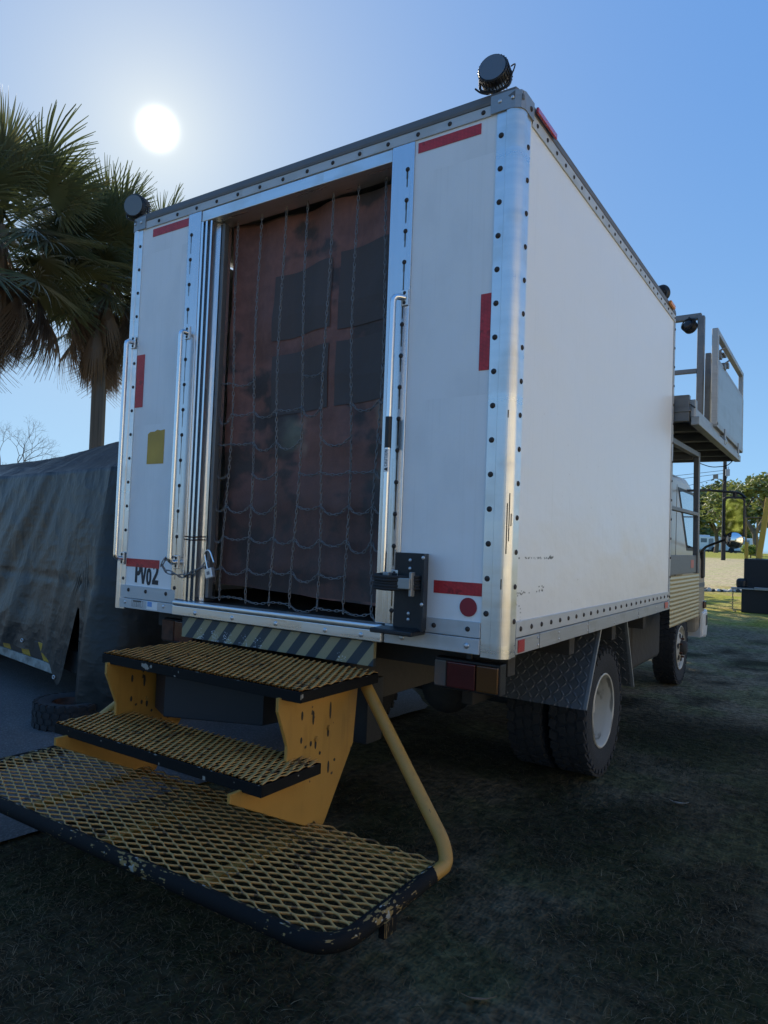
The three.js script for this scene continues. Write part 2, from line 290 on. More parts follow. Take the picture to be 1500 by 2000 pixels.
for (const left of [false, true]) {
  const s = left ? -1 : 1, X = (x) => left ? WX - x : x;
  const cap = part('corner_cap', [extY((left ? (q) => q.map(([x, z]) => [WX - x, z]).reverse() : (q) => q)([[-0.125, 0.012], [-0.05, 0.012], [-0.02, 0.008], [0.002, -0.005], [0.012, -0.03], [0.012, -0.12], [-0.01, -0.12], [-0.01, -0.03], [-0.03, -0.01], [-0.125, -0.01]]), 3.158, 3.232)], M.cap, truck);
  rivet(cap, X(-0.085), 3.2, 0.012, false, M.silverRivet, 0.8); rivet(cap, X(-0.03), 3.2, 0.0115, false, M.silverRivet, 0.7); if (!left) rivet(cap, 0.012, 3.19, -0.085, true);
}
// rear top rail and roof edge
{
  const r = part('rear_top_rail', bx(WX + 0.12, -0.122, 3.155, 3.2, -0.02, 0.007, 0.002), M.paintedRail, truck);
  for (const x of span(-2.2, -0.16, 14)) rivet(r, x, 3.178, 0.007, false, M.rivet, 0.9);
  M.roofEdge = mat(C(0.20, 0.18, 0.165), 0.55, 0.3, { map: rep(tAlu, 1.7) });
  part('roof_edge', [extX([[0.010, 3.2], [0.012, 3.212], [0.004, 3.246], [-0.03, 3.255], [-0.05, 3.245], [-0.05, 3.2]], WX + 0.02, -0.02)], M.roofEdge, truck);
}
// side top rail, roof edge
{
  const r = part('side_top_rail', bx(-0.02, 0.007, 3.138, 3.19, ZF, -0.122, 0.002), M.paintedRail, truck);
  for (const z of span(-3.02, -0.17, 25)) rivet(r, 0.007, 3.163, z, true, M.rivet, 0.85);
  part('roof_edge', [extY([[-0.06, -0.01], [-0.06, ZF], [0.006, ZF], [0.006, -0.01]], 3.194, 3.214, 0.003), bar(V(-0.004, 3.224, -0.012), V(-0.004, 3.224, ZF), 0.011)], M.roofEdge, truck);
  const f = part('front_post', bx(-0.03, 0.007, YB, 3.136, ZF - 0.006, ZF + 0.035, 0.004), M.rail, truck);
  for (const y of span(1.05, 3.08, 15)) rivet(f, 0.007, y, ZF + 0.016, true, M.rivet, 0.9);
}
// side bottom rails
{
  const up = part('side_bottom_rail', bx(-0.02, 0.006, 1.022, 1.088, ZF + 0.037, -0.108, 0.003), M.paintedRail, truck);
  for (const z of span(-2.98, -0.15, 25)) rivet(up, 0.006, 1.056, z, true, M.rivet, 1);
  const cuts = [-0.1, -0.36, -0.62, -1.05, -1.55, -2.1, -2.6, ZF + 0.037];
  for (let i = 0; i < cuts.length - 1; i++) {
    const lo = part('side_skirt', bx(-0.02, 0.009 + (i % 2) * 0.002, YB, 1.019 + (i % 2) * 0.001, cuts[i + 1] + 0.002, cuts[i] - 0.002, 0.002), M.rail, truck);
    for (const y of [0.972, 1.002]) rivet(lo, 0.0105 + (i % 2) * 0.001, y, cuts[i + 1] + 0.02, true, M.silverRivet, 0.55);
  }
}
part('side_reflector', bx(0.009, 0.0125, 0.962, 1.012, -0.185, -0.118, 0.0008), M.red, truck, 'red square reflector on the lower rail');
part('side_reflector', bx(0.0115, 0.0145, 0.972, 1.016, -2.96, -2.86, 0.0008), mat(C(0.5, 0.13, 0.1), 0.5), truck, 'faded red and white sticker');
part('marker_lamp', bx(0.0135, 0.026, 3.196, 3.222, -0.36, -0.13, 0.005), new THREE.MeshPhysicalMaterial({ color: C(0.42, 0.012, 0.03), roughness: 0.25, clearcoat: 1 }), truck, 'red marker lamp');
part('marker_lamp', bx(0.010, 0.03, 3.197, 3.226, -2.93, -2.78, 0.006), M.amberMarker, truck, 'amber marker lamp');
// door posts with run-off lines below their rivets
function postTex(n, y0, y1, xr) {
  return canvas(64, 1024, (c, w, h) => {
    c.fillStyle = 'rgb(208,208,210)'; c.fillRect(0, 0, w, h);
    for (let i = 0; i < 120; i++) { c.fillStyle = `rgba(${rnd() > 0.5 ? '235,235,235' : '150,145,135'},${rr(0.05, 0.16)})`; c.fillRect(rr(0, w), rr(0, h), rr(0.6, 2), rr(60, 500)); }
    for (let i = 0; i < 40; i++) { c.fillStyle = `rgba(120,95,50,${rr(0.03, 0.12)})`; c.fillRect(rr(0, w), h - rr(0, 430), rr(1, 5), rr(30, 200)); }
    for (let i = 0; i < n; i++) { const y = h - (i / (n - 1)) * (y1 - y0) * h - y0 * h; c.fillStyle = 'rgba(62,48,34,0.85)'; c.fillRect(xr * w - 1.5, y, 3, h * 0.030 + rnd() * h * 0.036); c.fillStyle = 'rgba(70,58,44,0.4)'; c.fillRect(xr * w - 3.5, y, 6, h * 0.02); }
  });
}
function mapUV(o, x0, x1, y0, y1) { const p = o.geometry.attributes.position, uv = o.geometry.attributes.uv; for (let i = 0; i < p.count; i++) uv.setXY(i, (p.getX(i) - x0) / (x1 - x0), (p.getY(i) - y0) / (y1 - y0)); return o; }
{
  const Y0 = 1.035, Y1 = 3.153, ys = span(Y0 + 0.06, Y1 - 0.12, 15), f0 = 0.06 / (Y1 - Y0), f1 = (Y1 - Y0 - 0.12) / (Y1 - Y0);
  const r = mapUV(part('door_post', bx(-0.605, -0.487, Y0, Y1, -0.13, 0.009, 0.004), mat(C(1, 1, 1), 0.27, 0.95, { map: postTex(15, f0, f1, 0.72) }), truck), -0.605, -0.487, Y0, Y1);
  for (const y of ys) rivet(r, -0.52, y, 0.009, false, M.rivet, 0.95);
  const l = mapUV(part('door_post', bx(-1.945, -1.845, Y0, Y1, -0.13, 0.009, 0.004), mat(C(1, 1, 1), 0.27, 0.95, { map: postTex(15, f0, f1, 0.3) }), truck), -1.945, -1.845, Y0, Y1);
  for (const y of ys) rivet(l, -1.915, y, 0.009, false, M.rivet, 0.95);
  const prof = [[-1.842, 0.006], [-1.826, 0.006], [-1.824, -0.02], [-1.812, -0.02], [-1.81, 0.004], [-1.796, 0.004], [-1.794, -0.026], [-1.782, -0.026], [-1.78, -0.004], [-1.768, -0.004], [-1.766, -0.05], [-1.748, -0.05], [-1.748, -0.13], [-1.842, -0.13]];
  part('door_track', extY(prof, Y0, 3.09), M.brightAlu, truck);
  part('door_header', bx(-1.842, -0.607, 3.092, 3.152, -0.13, 0.004, 0.004), M.alu, truck);
  part('door_seal', bx(-1.746, -1.722, 1.05, 3.088, -0.09, -0.052, 0.008), M.greySteel, truck);
  for (const y of [1.36, 1.376]) part('wire_tie', bent([V(-1.85, y, 0.012), V(-1.8, y - 0.004, 0.013), V(-1.752, y, 0.008), V(-1.75, y, -0.04)], 0.01, 0.0035, 20, 6), M.rust, truck);
}
// sill and lower rear plates
{
  const s = part('door_sill', [bx(-1.902, -0.556, YB, 1.005, -0.05, 0.03, 0.004), bx(-1.902, -0.556, 1.007, 1.032, -0.05, 0.036, 0.011)], M.alu, truck);
  for (const x of [-1.72, -1.45, -1.16, -0.86, -0.66]) rivet(s, x, 0.978, 0.03, false, M.silverRivet, 1.05);
  const r = part('lower_plate', [bx(-0.552, -0.1, 1.02, 1.083, -0.02, 0.008, 0.002), bx(-0.552, -0.1, YB, 1.017, -0.02, 0.013, 0.003)], M.paintedRail, truck);
  for (const x of [-0.46, -0.31, -0.155]) { rivet(r, x, 1.052, 0.008, false, M.rivet, 0.95); } for (const x of [-0.46, -0.155]) rivet(r, x, 0.986, 0.013, false, M.silverRivet, 1.1);
  const l = part('lower_plate', [bx(-2.372, -1.908, 1.012, 1.083, -0.02, 0.01, 0.002), bx(-2.372, -1.906, YB, 1.009, -0.02, 0.014, 0.003)], M.paintedRail, truck);
  for (const x of [-2.3, -2.15, -1.98]) rivet(l, x, 1.058, 0.01, false, M.rivet, 1); for (const x of [-2.32, -1.99]) rivet(l, x, 0.988, 0.014, false, M.silverRivet, 0.9);
  const plate = part('data_plate', mapUV({ geometry: bx(-2.265, -2.16, 0.966, 1.007, 0.014, 0.016, 0.0005) }, -2.265, -2.16, 0.966, 1.007).geometry, mat(C(1, 1, 1), 0.4, 0.2, { map: canvas(256, 128, (c, w, h) => {
    c.fillStyle = '#b9bec0'; c.fillRect(0, 0, w, h); c.strokeStyle = '#15171a'; c.lineWidth = 5; c.strokeRect(14, 10, w - 28, h - 20); c.fillStyle = '#15171a'; c.fillRect(40, 16, 176, 20);
    for (let i = 0; i < 5; i++) { for (let x = 30; x < w - 40;) { const q = rr(8, 34); c.fillRect(x, 44 + i * 14, q, 6); x += q + rr(5, 14); } } c.fillRect(124, 40, 5, 76); }) }), truck, 'small printed data plate');
  part('sticker', bx(-2.13, -2.04, 0.962, 1.006, 0.0142, 0.0152, 0.0003), M.white, truck, 'white sticker with a blue square');
  part('sticker', bx(-2.122, -2.085, 0.978, 1.005, 0.0153, 0.0163, 0.0003), mat(C(0.16, 0.32, 0.62), 0.5), truck, 'blue square on the white sticker');
}
// tapes, dot, labels
const tape = (x0, x1, y0, y1, m = M.red, label = 'red reflective tape') => part('reflective_tape', bx(x0, x1, y0, y1, 0.0004, 0.0024, 0.0004), m, truck, label);
tape(-0.473, -0.17, 3.095, 3.14); tape(-2.255, -1.95, 3.095, 3.14); tape(-0.146, -0.1, 2.10, 2.415); tape(-2.34, -2.272, 2.106, 2.412); tape(-2.362, -2.057, 1.19, 1.236); tape(-0.32, -0.1, 1.186, 1.238);
part('reflector_dot', new THREE.CylinderGeometry(0.038, 0.038, 0.004, 28).rotateX(Math.PI / 2).translate(-0.158, 1.139, 0.0025), M.darkRed, truck, 'round dark red reflector');
{ const s = new THREE.Shape(); s.moveTo(-2.209, 1.775); s.lineTo(-2.067, 1.775); s.lineTo(-2.067, 1.966); s.lineTo(-2.10, 1.962); s.lineTo(-2.13, 1.967); s.lineTo(-2.15, 1.958); s.lineTo(-2.19, 1.957); s.lineTo(-2.209, 1.945);
  part('label_sheet', worldUV(new THREE.ExtrudeGeometry(s, { depth: 0.0015, bevelEnabled: false }).translate(0, 0, 0.0006)), M.yellowLabel, truck, 'plain yellow sticker with a torn top'); }
const font = await new FontLoader().loadAsync('fonts/droid/droid_sans_bold.typeface.json');
{
  const txt = (s, size, x, y, z, sx = 1) => { const g = new TextGeometry(s, { font, size, depth: 0.001, curveSegments: 6, bevelEnabled: true, bevelThickness: 0.0002, bevelSize: 0.0024, bevelSegments: 1 }); g.scale(sx, 1, 1); g.translate(x, y, z); return strip(g); };
  part('unit_number', join([txt('P', 0.112, -2.268, 1.105, 0.0006, 0.66), txt('V', 0.112, -2.217, 1.101, 0.0006, 0.60), txt('0', 0.088, -2.163, 1.097, 0.0006, 0.66), txt('2', 0.112, -2.114, 1.103, 0.0006, 0.66)]), mat(C(0.02, 0.02, 0.024), 0.55), truck, 'black stencilled PV02');
}
// grab handles
function grab(x, xf, y0, y1, parent) {
  const h = part('grab_handle', bent([V(xf, y0, 0.012), V(x, y0 - 0.003, 0.055), V(x, y1 + 0.003, 0.055), V(xf, y1, 0.012)], 0.045, 0.0138, 90, 12), M.brightAlu, parent);
  for (const y of [y0, y1]) { part('foot', bx(xf - 0.018, xf + 0.018, y - 0.035, y + 0.035, 0.009, 0.017, 0.003), M.alu, h); rivet(h, xf, y + 0.022, 0.017, false, M.rivet, 0.7); rivet(h, xf, y - 0.022, 0.017, false, M.rivet, 0.7); }
  return h;
}
const hr = grab(-0.54, -0.508, 1.235, 2.455, truck); grab(-1.908, -1.905, 1.235, 2.485, truck); grab(-2.372, -2.368, 1.235, 2.49, truck);
part('warning_label', new THREE.CylinderGeometry(0.0148, 0.0148, 0.135, 14, 1, true).translate(-0.54, 1.86, 0.055), M.black, hr, 'black sticker wrapped on the handle');
{ const t = canvas(256, 64, (c, w, h) => { c.fillStyle = '#e8e8e6'; c.fillRect(0, 0, w, h); c.fillStyle = '#111'; c.font = 'bold 46px sans-serif'; c.textAlign = 'left'; c.textBaseline = 'middle'; c.fillText('CAUTION', 58, 34, 190); c.beginPath(); c.moveTo(8, 54); c.lineTo(30, 10); c.lineTo(52, 54); c.fill(); });
  const g = new THREE.CylinderGeometry(0.0149, 0.0149, 0.1, 10, 1, true, -0.9, 1.9); const uv = g.attributes.uv; for (let i = 0; i < uv.count; i++) { const a = uv.getX(i), b = uv.getY(i); uv.setXY(i, b, 1 - a); }
  g.translate(-0.54, 1.738, 0.055); part('warning_label', g, mat(C(1, 1, 1), 0.5, 0, { map: t }), hr, 'white CAUTION sticker wrapped on the handle'); }
// black bracket beside the right handle
{
  const b = part('extinguisher_bracket', [
    extY([[-0.505, 0.014], [-0.36, 0.014], [-0.33, 0.085], [-0.322, 0.085], [-0.348, 0.006], [-0.505, 0.006]], 1.03, 1.345, 0.001),
    bx(-0.55, -0.345, 1.01, 1.03, 0.012, 0.13, 0.006)], M.blackMetal, truck, 'black steel extinguisher bracket with an empty strap');
  part('strap', [bent([V(-0.49, 1.225, 0.02), V(-0.555, 1.225, 0.055), V(-0.545, 1.222, 0.125), V(-0.46, 1.22, 0.145), V(-0.36, 1.225, 0.10), V(-0.34, 1.228, 0.06)], 0.04, 0.006, 50, 6).scale(1, 1, 1), ...[-0.024, -0.012, 0.012, 0.024].map((d) => bent([V(-0.49, 1.225 + d, 0.02), V(-0.555, 1.225 + d, 0.055), V(-0.545, 1.222 + d, 0.125), V(-0.46, 1.22 + d, 0.145), V(-0.36, 1.225 + d, 0.10), V(-0.34, 1.228 + d, 0.06)], 0.04, 0.008, 50, 6))], M.rubber, b);
  part('buckle', [bx(-0.42, -0.36, 1.2, 1.245, 0.112, 0.132, 0.004), bx(-0.52, -0.49, 1.245, 1.262, 0.06, 0.09, 0.004), bx(-0.372, -0.358, 1.17, 1.27, 0.09, 0.12, 0.004)], M.paleSteel, b);
  for (const [x, y] of [[-0.43, 1.315], [-0.43, 1.28], [-0.43, 1.09], [-0.43, 1.065]]) rivet(b, x, y, 0.016, false, M.silverRivet, 0.7);
  for (const y of [1.33, 1.14]) rivet(b, -0.326, y, 0.087, false, M.silverRivet, 0.7);
}
// work lamps: finned round housings on a yoke
function workLamp(x, y, z, r, turn, tilt, hang) {
  const g = sub('work_lamp', truck); g.position.set(x, y, z); g.rotation.set(0, turn, 0);
  const pts = [[0, -0.055], [r * 0.45, -0.055], [r * 0.62, -0.045], [r * 0.9, -0.01], [r, 0.0], [r, 0.03], [r * 0.94, 0.036], [r * 0.9, 0.03], [0, 0.028]].map(([a, b]) => new THREE.Vector2(a, b));
  const body = new THREE.LatheGeometry(pts, 30).rotateX(Math.PI / 2), fins = [];
  for (let i = 0; i < 30; i++) { const a = i / 30 * Math.PI * 2; fins.push(new THREE.BoxGeometry(r * 0.2, r * 0.07, 0.07).translate(r * 0.96, 0, -0.008).rotateZ(a)); }
  const h = part('housing', [body, ...fins], M.blackMetal, g); h.rotation.x = tilt;
  const lens = part('lens', new THREE.CylinderGeometry(r * 0.9, r * 0.9, 0.006, 26).rotateX(Math.PI / 2).translate(0, 0, 0.034), M.clearLens, g); lens.rotation.x = tilt;
  const s = hang ? 1 : -1;
  part('yoke', [bent([V(-r * 1.06, 0, -0.01), V(-r * 1.04, s * r * 0.9, -0.01), V(0, s * r * 1.22, -0.01), V(r * 1.04, s * r * 0.9, -0.01), V(r * 1.06, 0, -0.01)], 0.02, 0.006, 40, 6), bar(V(0, s * r * 1.1, -0.01), V(0, s * r * 1.42, -0.01), 0.008)], M.blackMetal, g);
  return g;
}
{ const g = workLamp(-0.118, 3.335, 0.0, 0.062, 0.15, -0.1, false);
  part('cable', [bent([V(0.03, -0.06, -0.02), V(0.075, -0.02, 0), V(0.085, 0.03, -0.01), V(0.06, 0.035, -0.03)], 0.03, 0.0028, 30, 6), bent([V(-0.02, -0.09, 0.01), V(-0.05, -0.085, 0.02), V(-0.075, -0.06, 0.02)], 0.03, 0.004, 20, 6)], M.rubber, g); }
workLamp(-2.42, 3.31, 0.0, 0.066, 0.35, 0.1, false);
workLamp(-0.06, 3.315, -2.86, 0.055, 2.6, -0.4, false);
// tail lamps
function tailLamp(x0, x1, z) {
  const w = x1 - x0, h = part('tail_lamp', [bx(x0, x1, 0.775, 0.905, z - 0.06, z, 0.006), bx(x0 + w * 0.42, x0 + w * 0.5, 0.9, 0.97, z - 0.06, z - 0.04)], M.blackMetal, truck);
  part('clear_lens', bx(x0 + 0.004, x0 + w * 0.2, 0.785, 0.895, z, z + 0.012, 0.005), M.clearLens, h); part('red_lens', bx(x0 + w * 0.215, x0 + w * 0.65, 0.785, 0.895, z, z + 0.016, 0.006), M.redLens, h); part('amber_lens', bx(x0 + w * 0.665, x1 - 0.006, 0.785, 0.895, z, z + 0.016, 0.006), M.amberLens, h);
}
tailLamp(-0.365, -0.058, -0.11); 
{ const h = part('tail_lamp', bx(-2.14, -1.86, 0.775, 0.905, -0.16, -0.11, 0.006), M.blackMetal, truck, 'tail lamp with a brown faded lens'); part('amber_lens', bx(-2.13, -2.03, 0.785, 0.9, -0.112, -0.096, 0.006), M.rust, h); part('red_lens', bx(-2.025, -1.87, 0.785, 0.9, -0.112, -0.096, 0.006), M.redLens, h); }
// hazard board
{
  const t = canvas(1024, 128, (c, w, h) => {
    c.fillStyle = '#8d8669'; c.fillRect(0, 0, w, h); c.fillStyle = '#303a40';
    for (let i = -2; i < 14; i++) { c.beginPath(); const x = i * 98 + 20; c.moveTo(x, h); c.lineTo(x + 49, h); c.lineTo(x + 49 + 72, 0); c.lineTo(x + 72, 0); c.fill(); }
    for (let i = 0; i < 500; i++) { c.fillStyle = `rgba(${rnd() > 0.5 ? '190,190,170' : '30,32,34'},${rr(0.05, 0.35)})`; c.fillRect(rr(0, w), rr(0, h), rr(1, 3), rr(1, 3)); }
    for (const [x, n] of [[120, 40], [205, 70], [280, 60], [370, 30], [455, 26], [880, 14]]) for (let i = 0; i < n; i++) { c.fillStyle = `rgba(205,212,222,${rr(0.5, 1)})`; c.fillRect(x + rr(-24, 24), h - Math.pow(rnd(), 2) * 70, rr(1.5, 6), rr(1.5, 6)); }
  });
  const g = bx(-1.842, -0.606, 0.842, 0.948, -0.015, 0.006, 0.001), p = g.attributes.position, uv = g.attributes.uv; for (let i = 0; i < p.count; i++) uv.setXY(i, (p.getX(i) + 1.842) / 1.236, (p.getY(i) - 0.842) / 0.106);
  part('hazard_board', g, mat(C(1, 1, 1), 0.6, 0, { map: t }), truck, 'worn yellow and black striped board under the sill');
}
// underbody
part('chassis_rail', [bx(-0.86, -0.79, 0.62, 0.82, -6.0, -0.1, 0.004)], M.under, truck); part('chassis_rail', [bx(-1.65, -1.58, 0.62, 0.82, -6.0, -0.1, 0.004)], M.under, truck);
for (const z of [-0.3, -1.1, -1.9, -2.7]) part('cross_member', bx(-2.36, -0.09, 0.83, 0.95, z - 0.04, z + 0.04, 0.004), M.under, truck);
part('axle', [bar(V(-2.1, 0.39, -1.87), V(-0.3, 0.39, -1.87), 0.06, 12), new THREE.SphereGeometry(0.19, 16, 12).translate(-1.22, 0.39, -1.87)], M.under, truck);
part('axle', [bar(V(-2.1, 0.36, -5.37), V(-0.4, 0.36, -5.37), 0.05, 12)], M.under, truck);
part('leaf_spring', [bx(-0.83, -0.75, 0.42, 0.5, -2.4, -1.3, 0.01)], M.under, truck); part('leaf_spring', [bx(-1.69, -1.61, 0.42, 0.5, -2.4, -1.3, 0.01)], M.under, truck);
part('fuel_tank', bx(-0.78, -0.3, 0.42, 0.86, -4.25, -3.2, 0.05), M.under, truck);
part('battery_box', bx(-0.72, -0.28, 0.5, 0.9, -3.1, -2.75, 0.02), M.under, truck);
part('hitch_box', extY([[-1.66, 0.30], [-1.50, 0.38], [-1.06, 0.20], [-1.02, -0.12], [-1.66, -0.12]], 0.55, 0.73, 0.004), mat(C(0.03, 0.034, 0.042), 0.5, 0.3), truck);
// mud guards (tread plate, slanting away from the wheel)
function guard(x0, x1, zt, zb, yt, yb) {
  const g = part('mud_guard', extX([[zt, yt], [zb, yb], [zb + 0.006, yb], [zt + 0.006, yt]], x0, x1), M.treadPlate, truck);
  part('guard_edge', sqbar(V(x1, yt, zt), V(x1, yb, zb), 0.02, 0.014), M.paleSteel, g); return g;
}
guard(-0.58, -0.055, -1.48, -1.235, 0.94, 0.52); guard(-0.58, -0.08, -2.13, -2.36, 0.94, 0.47); guard(-2.385, -1.86, -1.48, -1.235, 0.94, 0.52);
// wheels
function tyreGeo(R, w, rimR, blocks) {
  const pr = [[rimR, -w * 0.40], [rimR + 0.012, -w * 0.44], [R * 0.78, -w * 0.5], [R * 0.93, -w * 0.475], [R * 0.978, -w * 0.43], [R * 0.982, 0], [R * 0.978, w * 0.43], [R * 0.93, w * 0.475], [R * 0.78, w * 0.5], [rimR + 0.012, w * 0.44], [rimR, w * 0.40]];
  const list = [new THREE.LatheGeometry(pr.map(([a, b]) => new THREE.Vector2(a, b)), 56).rotateZ(-Math.PI / 2)];
  for (let i = 0; i < blocks; i++) for (let k = 0; k < 4; k++) {
    const a = (i + (k % 2) * 0.5 + (k > 1 ? 0.25 : 0)) / blocks * Math.PI * 2, x = (k - 1.5) * w * 0.245;
    list.push(new THREE.BoxGeometry(w * 0.2, R * 0.04, R * 2 * Math.PI / blocks * 0.72).rotateY(k % 2 ? 0.28 : -0.28).translate(x, R * 0.985, 0).rotateX(a));
    if (k === 0 || k === 3) list.push(new THREE.BoxGeometry(0.014, R * 0.07, R * 2 * Math.PI / blocks * 0.5).translate((k ? 1 : -1) * w * 0.47, R * 0.925, 0).rotateX(a));
  }
  return join(list);
}
const rearTyre = tyreGeo(0.392, 0.225, 0.222, 34), frontTyre = tyreGeo(0.38, 0.215, 0.222, 36);
const lathe = (pr, n = 48) => new THREE.LatheGeometry(pr.map(([a, b]) => new THREE.Vector2(a, b)), n).rotateZ(-Math.PI / 2);
const rimDeep = lathe([[0.228, 0.1], [0.222, 0.106], [0.212, 0.1], [0.21, 0.075], [0.196, 0.06], [0.194, -0.015], [0.175, -0.035], [0.15, -0.045], [0.075, -0.05], [0.07, 0.02], [0.05, 0.035], [0, 0.035]]);
const rimFront = lathe([[0.228, 0.1], [0.222, 0.106], [0.21, 0.095], [0.2, 0.06], [0.175, 0.055], [0.15, 0.095], [0.08, 0.105], [0.075, 0.1]]);
function wheel(x, y, z, tyre, front, left) {
  const g = sub('wheel', truck); g.position.set(x, y, z); if (left) g.rotation.y = Math.PI;
  part('tyre', tyre, M.rubber, g); part('rim', front ? rimFront : rimDeep, M.rim, g);
  if (front) {
    part('hub', [lathe([[0.078, 0.1], [0.075, 0.14], [0.05, 0.165], [0, 0.165]], 20)], M.under, g);
    const holes = []; for (let i = 0; i < 6; i++) { const a = i / 6 * Math.PI * 2 + 0.3; holes.push(new THREE.CylinderGeometry(0.028, 0.028, 0.012, 14).rotateZ(Math.PI / 2).translate(0.098, 0.125 * Math.cos(a), 0.125 * Math.sin(a))); }
    part('hand_hole', holes, M.under, g);
    const nuts = []; for (let i = 0; i < 6; i++) { const a = i / 6 * Math.PI * 2; nuts.push(new THREE.CylinderGeometry(0.012, 0.012, 0.03, 6).rotateZ(Math.PI / 2).translate(0.12, 0.092 * Math.cos(a), 0.092 * Math.sin(a))); } part('wheel_nut', nuts, M.rust, g);
  }
}
wheel(-0.235, 0.392, -1.87, rearTyre, false, false); wheel(-0.50, 0.392, -1.87, rearTyre, false, false); wheel(-2.205, 0.392, -1.87, rearTyre, false, true); wheel(-1.94, 0.392, -1.87, rearTyre, false, true);
wheel(-0.43, 0.38, -5.37, frontTyre, true, false); wheel(-2.0, 0.38, -5.37, frontTyre, true, true);
// cab
{
  const x0 = -2.22, x1 = -0.225;
  const arch = []; for (let k = 0; k <= 12; k++) { const a = Math.PI * k / 12; arch.push([-5.37 - 0.48 * Math.cos(a) * -1, 0.5 + 0.42 * Math.sin(a)]); }
  const cab = part('cab', extX([[-4.0, 1.12], [-4.0, 1.9], [-4.08, 2.06], [-4.25, 2.12], [-5.0, 2.13], [-5.32, 2.06], [-5.52, 1.88], [-5.86, 1.36], [-6.06, 1.28], [-6.16, 1.12], [-6.2, 0.8], [-6.17, 0.62], [-5.9, 0.6], ...arch.reverse().filter((q) => q[0] < -5.05), [-4.96, 1.0], [-4.8, 1.12]], x0, x1, 0.07, 4), M.cabPaint, truck, 'off white truck cab');
  const pane = (pts, name, m, d = 0.006) => { const s = new THREE.Shape(pts.map(([z, y]) => new THREE.Vector2(-z, y))); const g = new THREE.ExtrudeGeometry(s, { depth: d, bevelEnabled: false }); g.rotateY(Math.PI / 2); g.translate(x1 - 0.001, 0, 0); return part(name, worldUV(g), m, cab); };
  pane([[-4.50, 2.0], [-5.26, 2.0], [-5.46, 1.84], [-5.62, 1.5], [-5.62, 1.4], [-5.0, 1.4]], 'window_seal', M.black, 0.004);
  pane([[-4.56, 1.97], [-5.24, 1.97], [-5.43, 1.82], [-5.58, 1.5], [-5.58, 1.43], [-5.03, 1.43]], 'side_window', M.glass, 0.008);
  part('door_seam', bx(x1 - 0.004, x1 + 0.002, 1.16, 2.02, -4.46, -4.452, 0.0005), M.black, cab); part('door_handle', bx(x1 - 0.004, x1 + 0.03, 1.28, 1.32, -4.72, -4.56, 0.008), M.black, cab);
  part('wiper_cowl', [bx(x1 - 0.02, x1 + 0.03, 1.1, 1.42, -5.96, -5.86, 0.02)], M.black, cab);
  part('windscreen', extX([[-5.55, 1.86], [-5.86, 1.39], [-5.875, 1.4], [-5.565, 1.87]], x0 + 0.15, x1 - 0.15), M.glass, cab);
  part('bumper', extX([[-5.95, 0.72], [-6.24, 0.74], [-6.27, 0.55], [-6.2, 0.42], [-5.95, 0.44]], x0 - 0.0, x1 + 0.02, 0.03), mat(C(0.6, 0.6, 0.58), 0.45), truck, 'white front bumper');
  part('side_marker', bx(x1 - 0.01, x1 + 0.024, 0.76, 0.84, -6.12, -6.02, 0.006), M.redLens, cab); part('fog_slot', bx(x1 + 0.005, x1 + 0.026, 0.56, 0.68, -6.2, -6.12, 0.006), M.black, cab);
  part('body_stripe', bx(x1 - 0.01, x1 + 0.004, 1.0, 1.05, -6.1, -5.0, 0.001), mat(C(0.12, 0.125, 0.13), 0.5), cab);
  // wing mirror
  const m = sub('wing_mirror', truck);
  part('mirror_arm', [bent([V(-0.24, 2.0, -4.95), V(-0.05, 2.02, -5.18), V(0.22, 2.0, -5.27), V(0.265, 1.95, -5.27)], 0.05, 0.012, 40, 8), bent([V(-0.25, 1.38, -5.9), V(-0.12, 1.45, -5.5), V(0.16, 1.56, -5.3)], 0.05, 0.013, 30, 8), bar(V(0.17, 2.01, -5.26), V(0.17, 1.93, -5.27), 0.02)], M.black, m);
  const rs = (w, h, r) => { const s = new THREE.Shape(); s.moveTo(-w + r, -h); s.lineTo(w - r, -h); s.quadraticCurveTo(w, -h, w, -h + r); s.lineTo(w, h - r); s.quadraticCurveTo(w, h, w - r, h); s.lineTo(-w + r, h); s.quadraticCurveTo(-w, h, -w, h - r); s.lineTo(-w, -h + r); s.quadraticCurveTo(-w, -h, -w + r, -h); return s; };
  const shell = part('mirror_housing', worldUV(new THREE.ExtrudeGeometry(rs(0.094, 0.199, 0.035), { depth: 0.05, bevelEnabled: true, bevelSize: 0.008, bevelThickness: 0.01, bevelSegments: 2 }).translate(0, 0, -0.06)), M.black, m);
  const glass = part('mirror_glass', worldUV(new THREE.ExtrudeGeometry(rs(0.08, 0.184, 0.03), { depth: 0.004, bevelEnabled: false }).translate(0, 0, 0.001)), M.mirror, m);
  for (const o of [shell, glass]) { o.position.set(0.17, 1.755, -5.25); o.rotation.set(0.02, 0.30, 0); }
  const r1 = part('round_mirror', [new THREE.CylinderGeometry(0.085, 0.06, 0.05, 28).rotateX(Math.PI / 2).translate(0, 0, -0.028)], M.black, m); const cg = new THREE.SphereGeometry(0.17, 28, 10, 0, Math.PI * 2, 0, 0.48).rotateX(Math.PI / 2).translate(0, 0, -0.15);
  const r2 = part('round_mirror_glass', cg, M.mirror, m); for (const o of [r1, r2]) { o.position.set(0.18, 1.52, -5.22); o.rotation.set(0.02, 0.25, 0); }
}
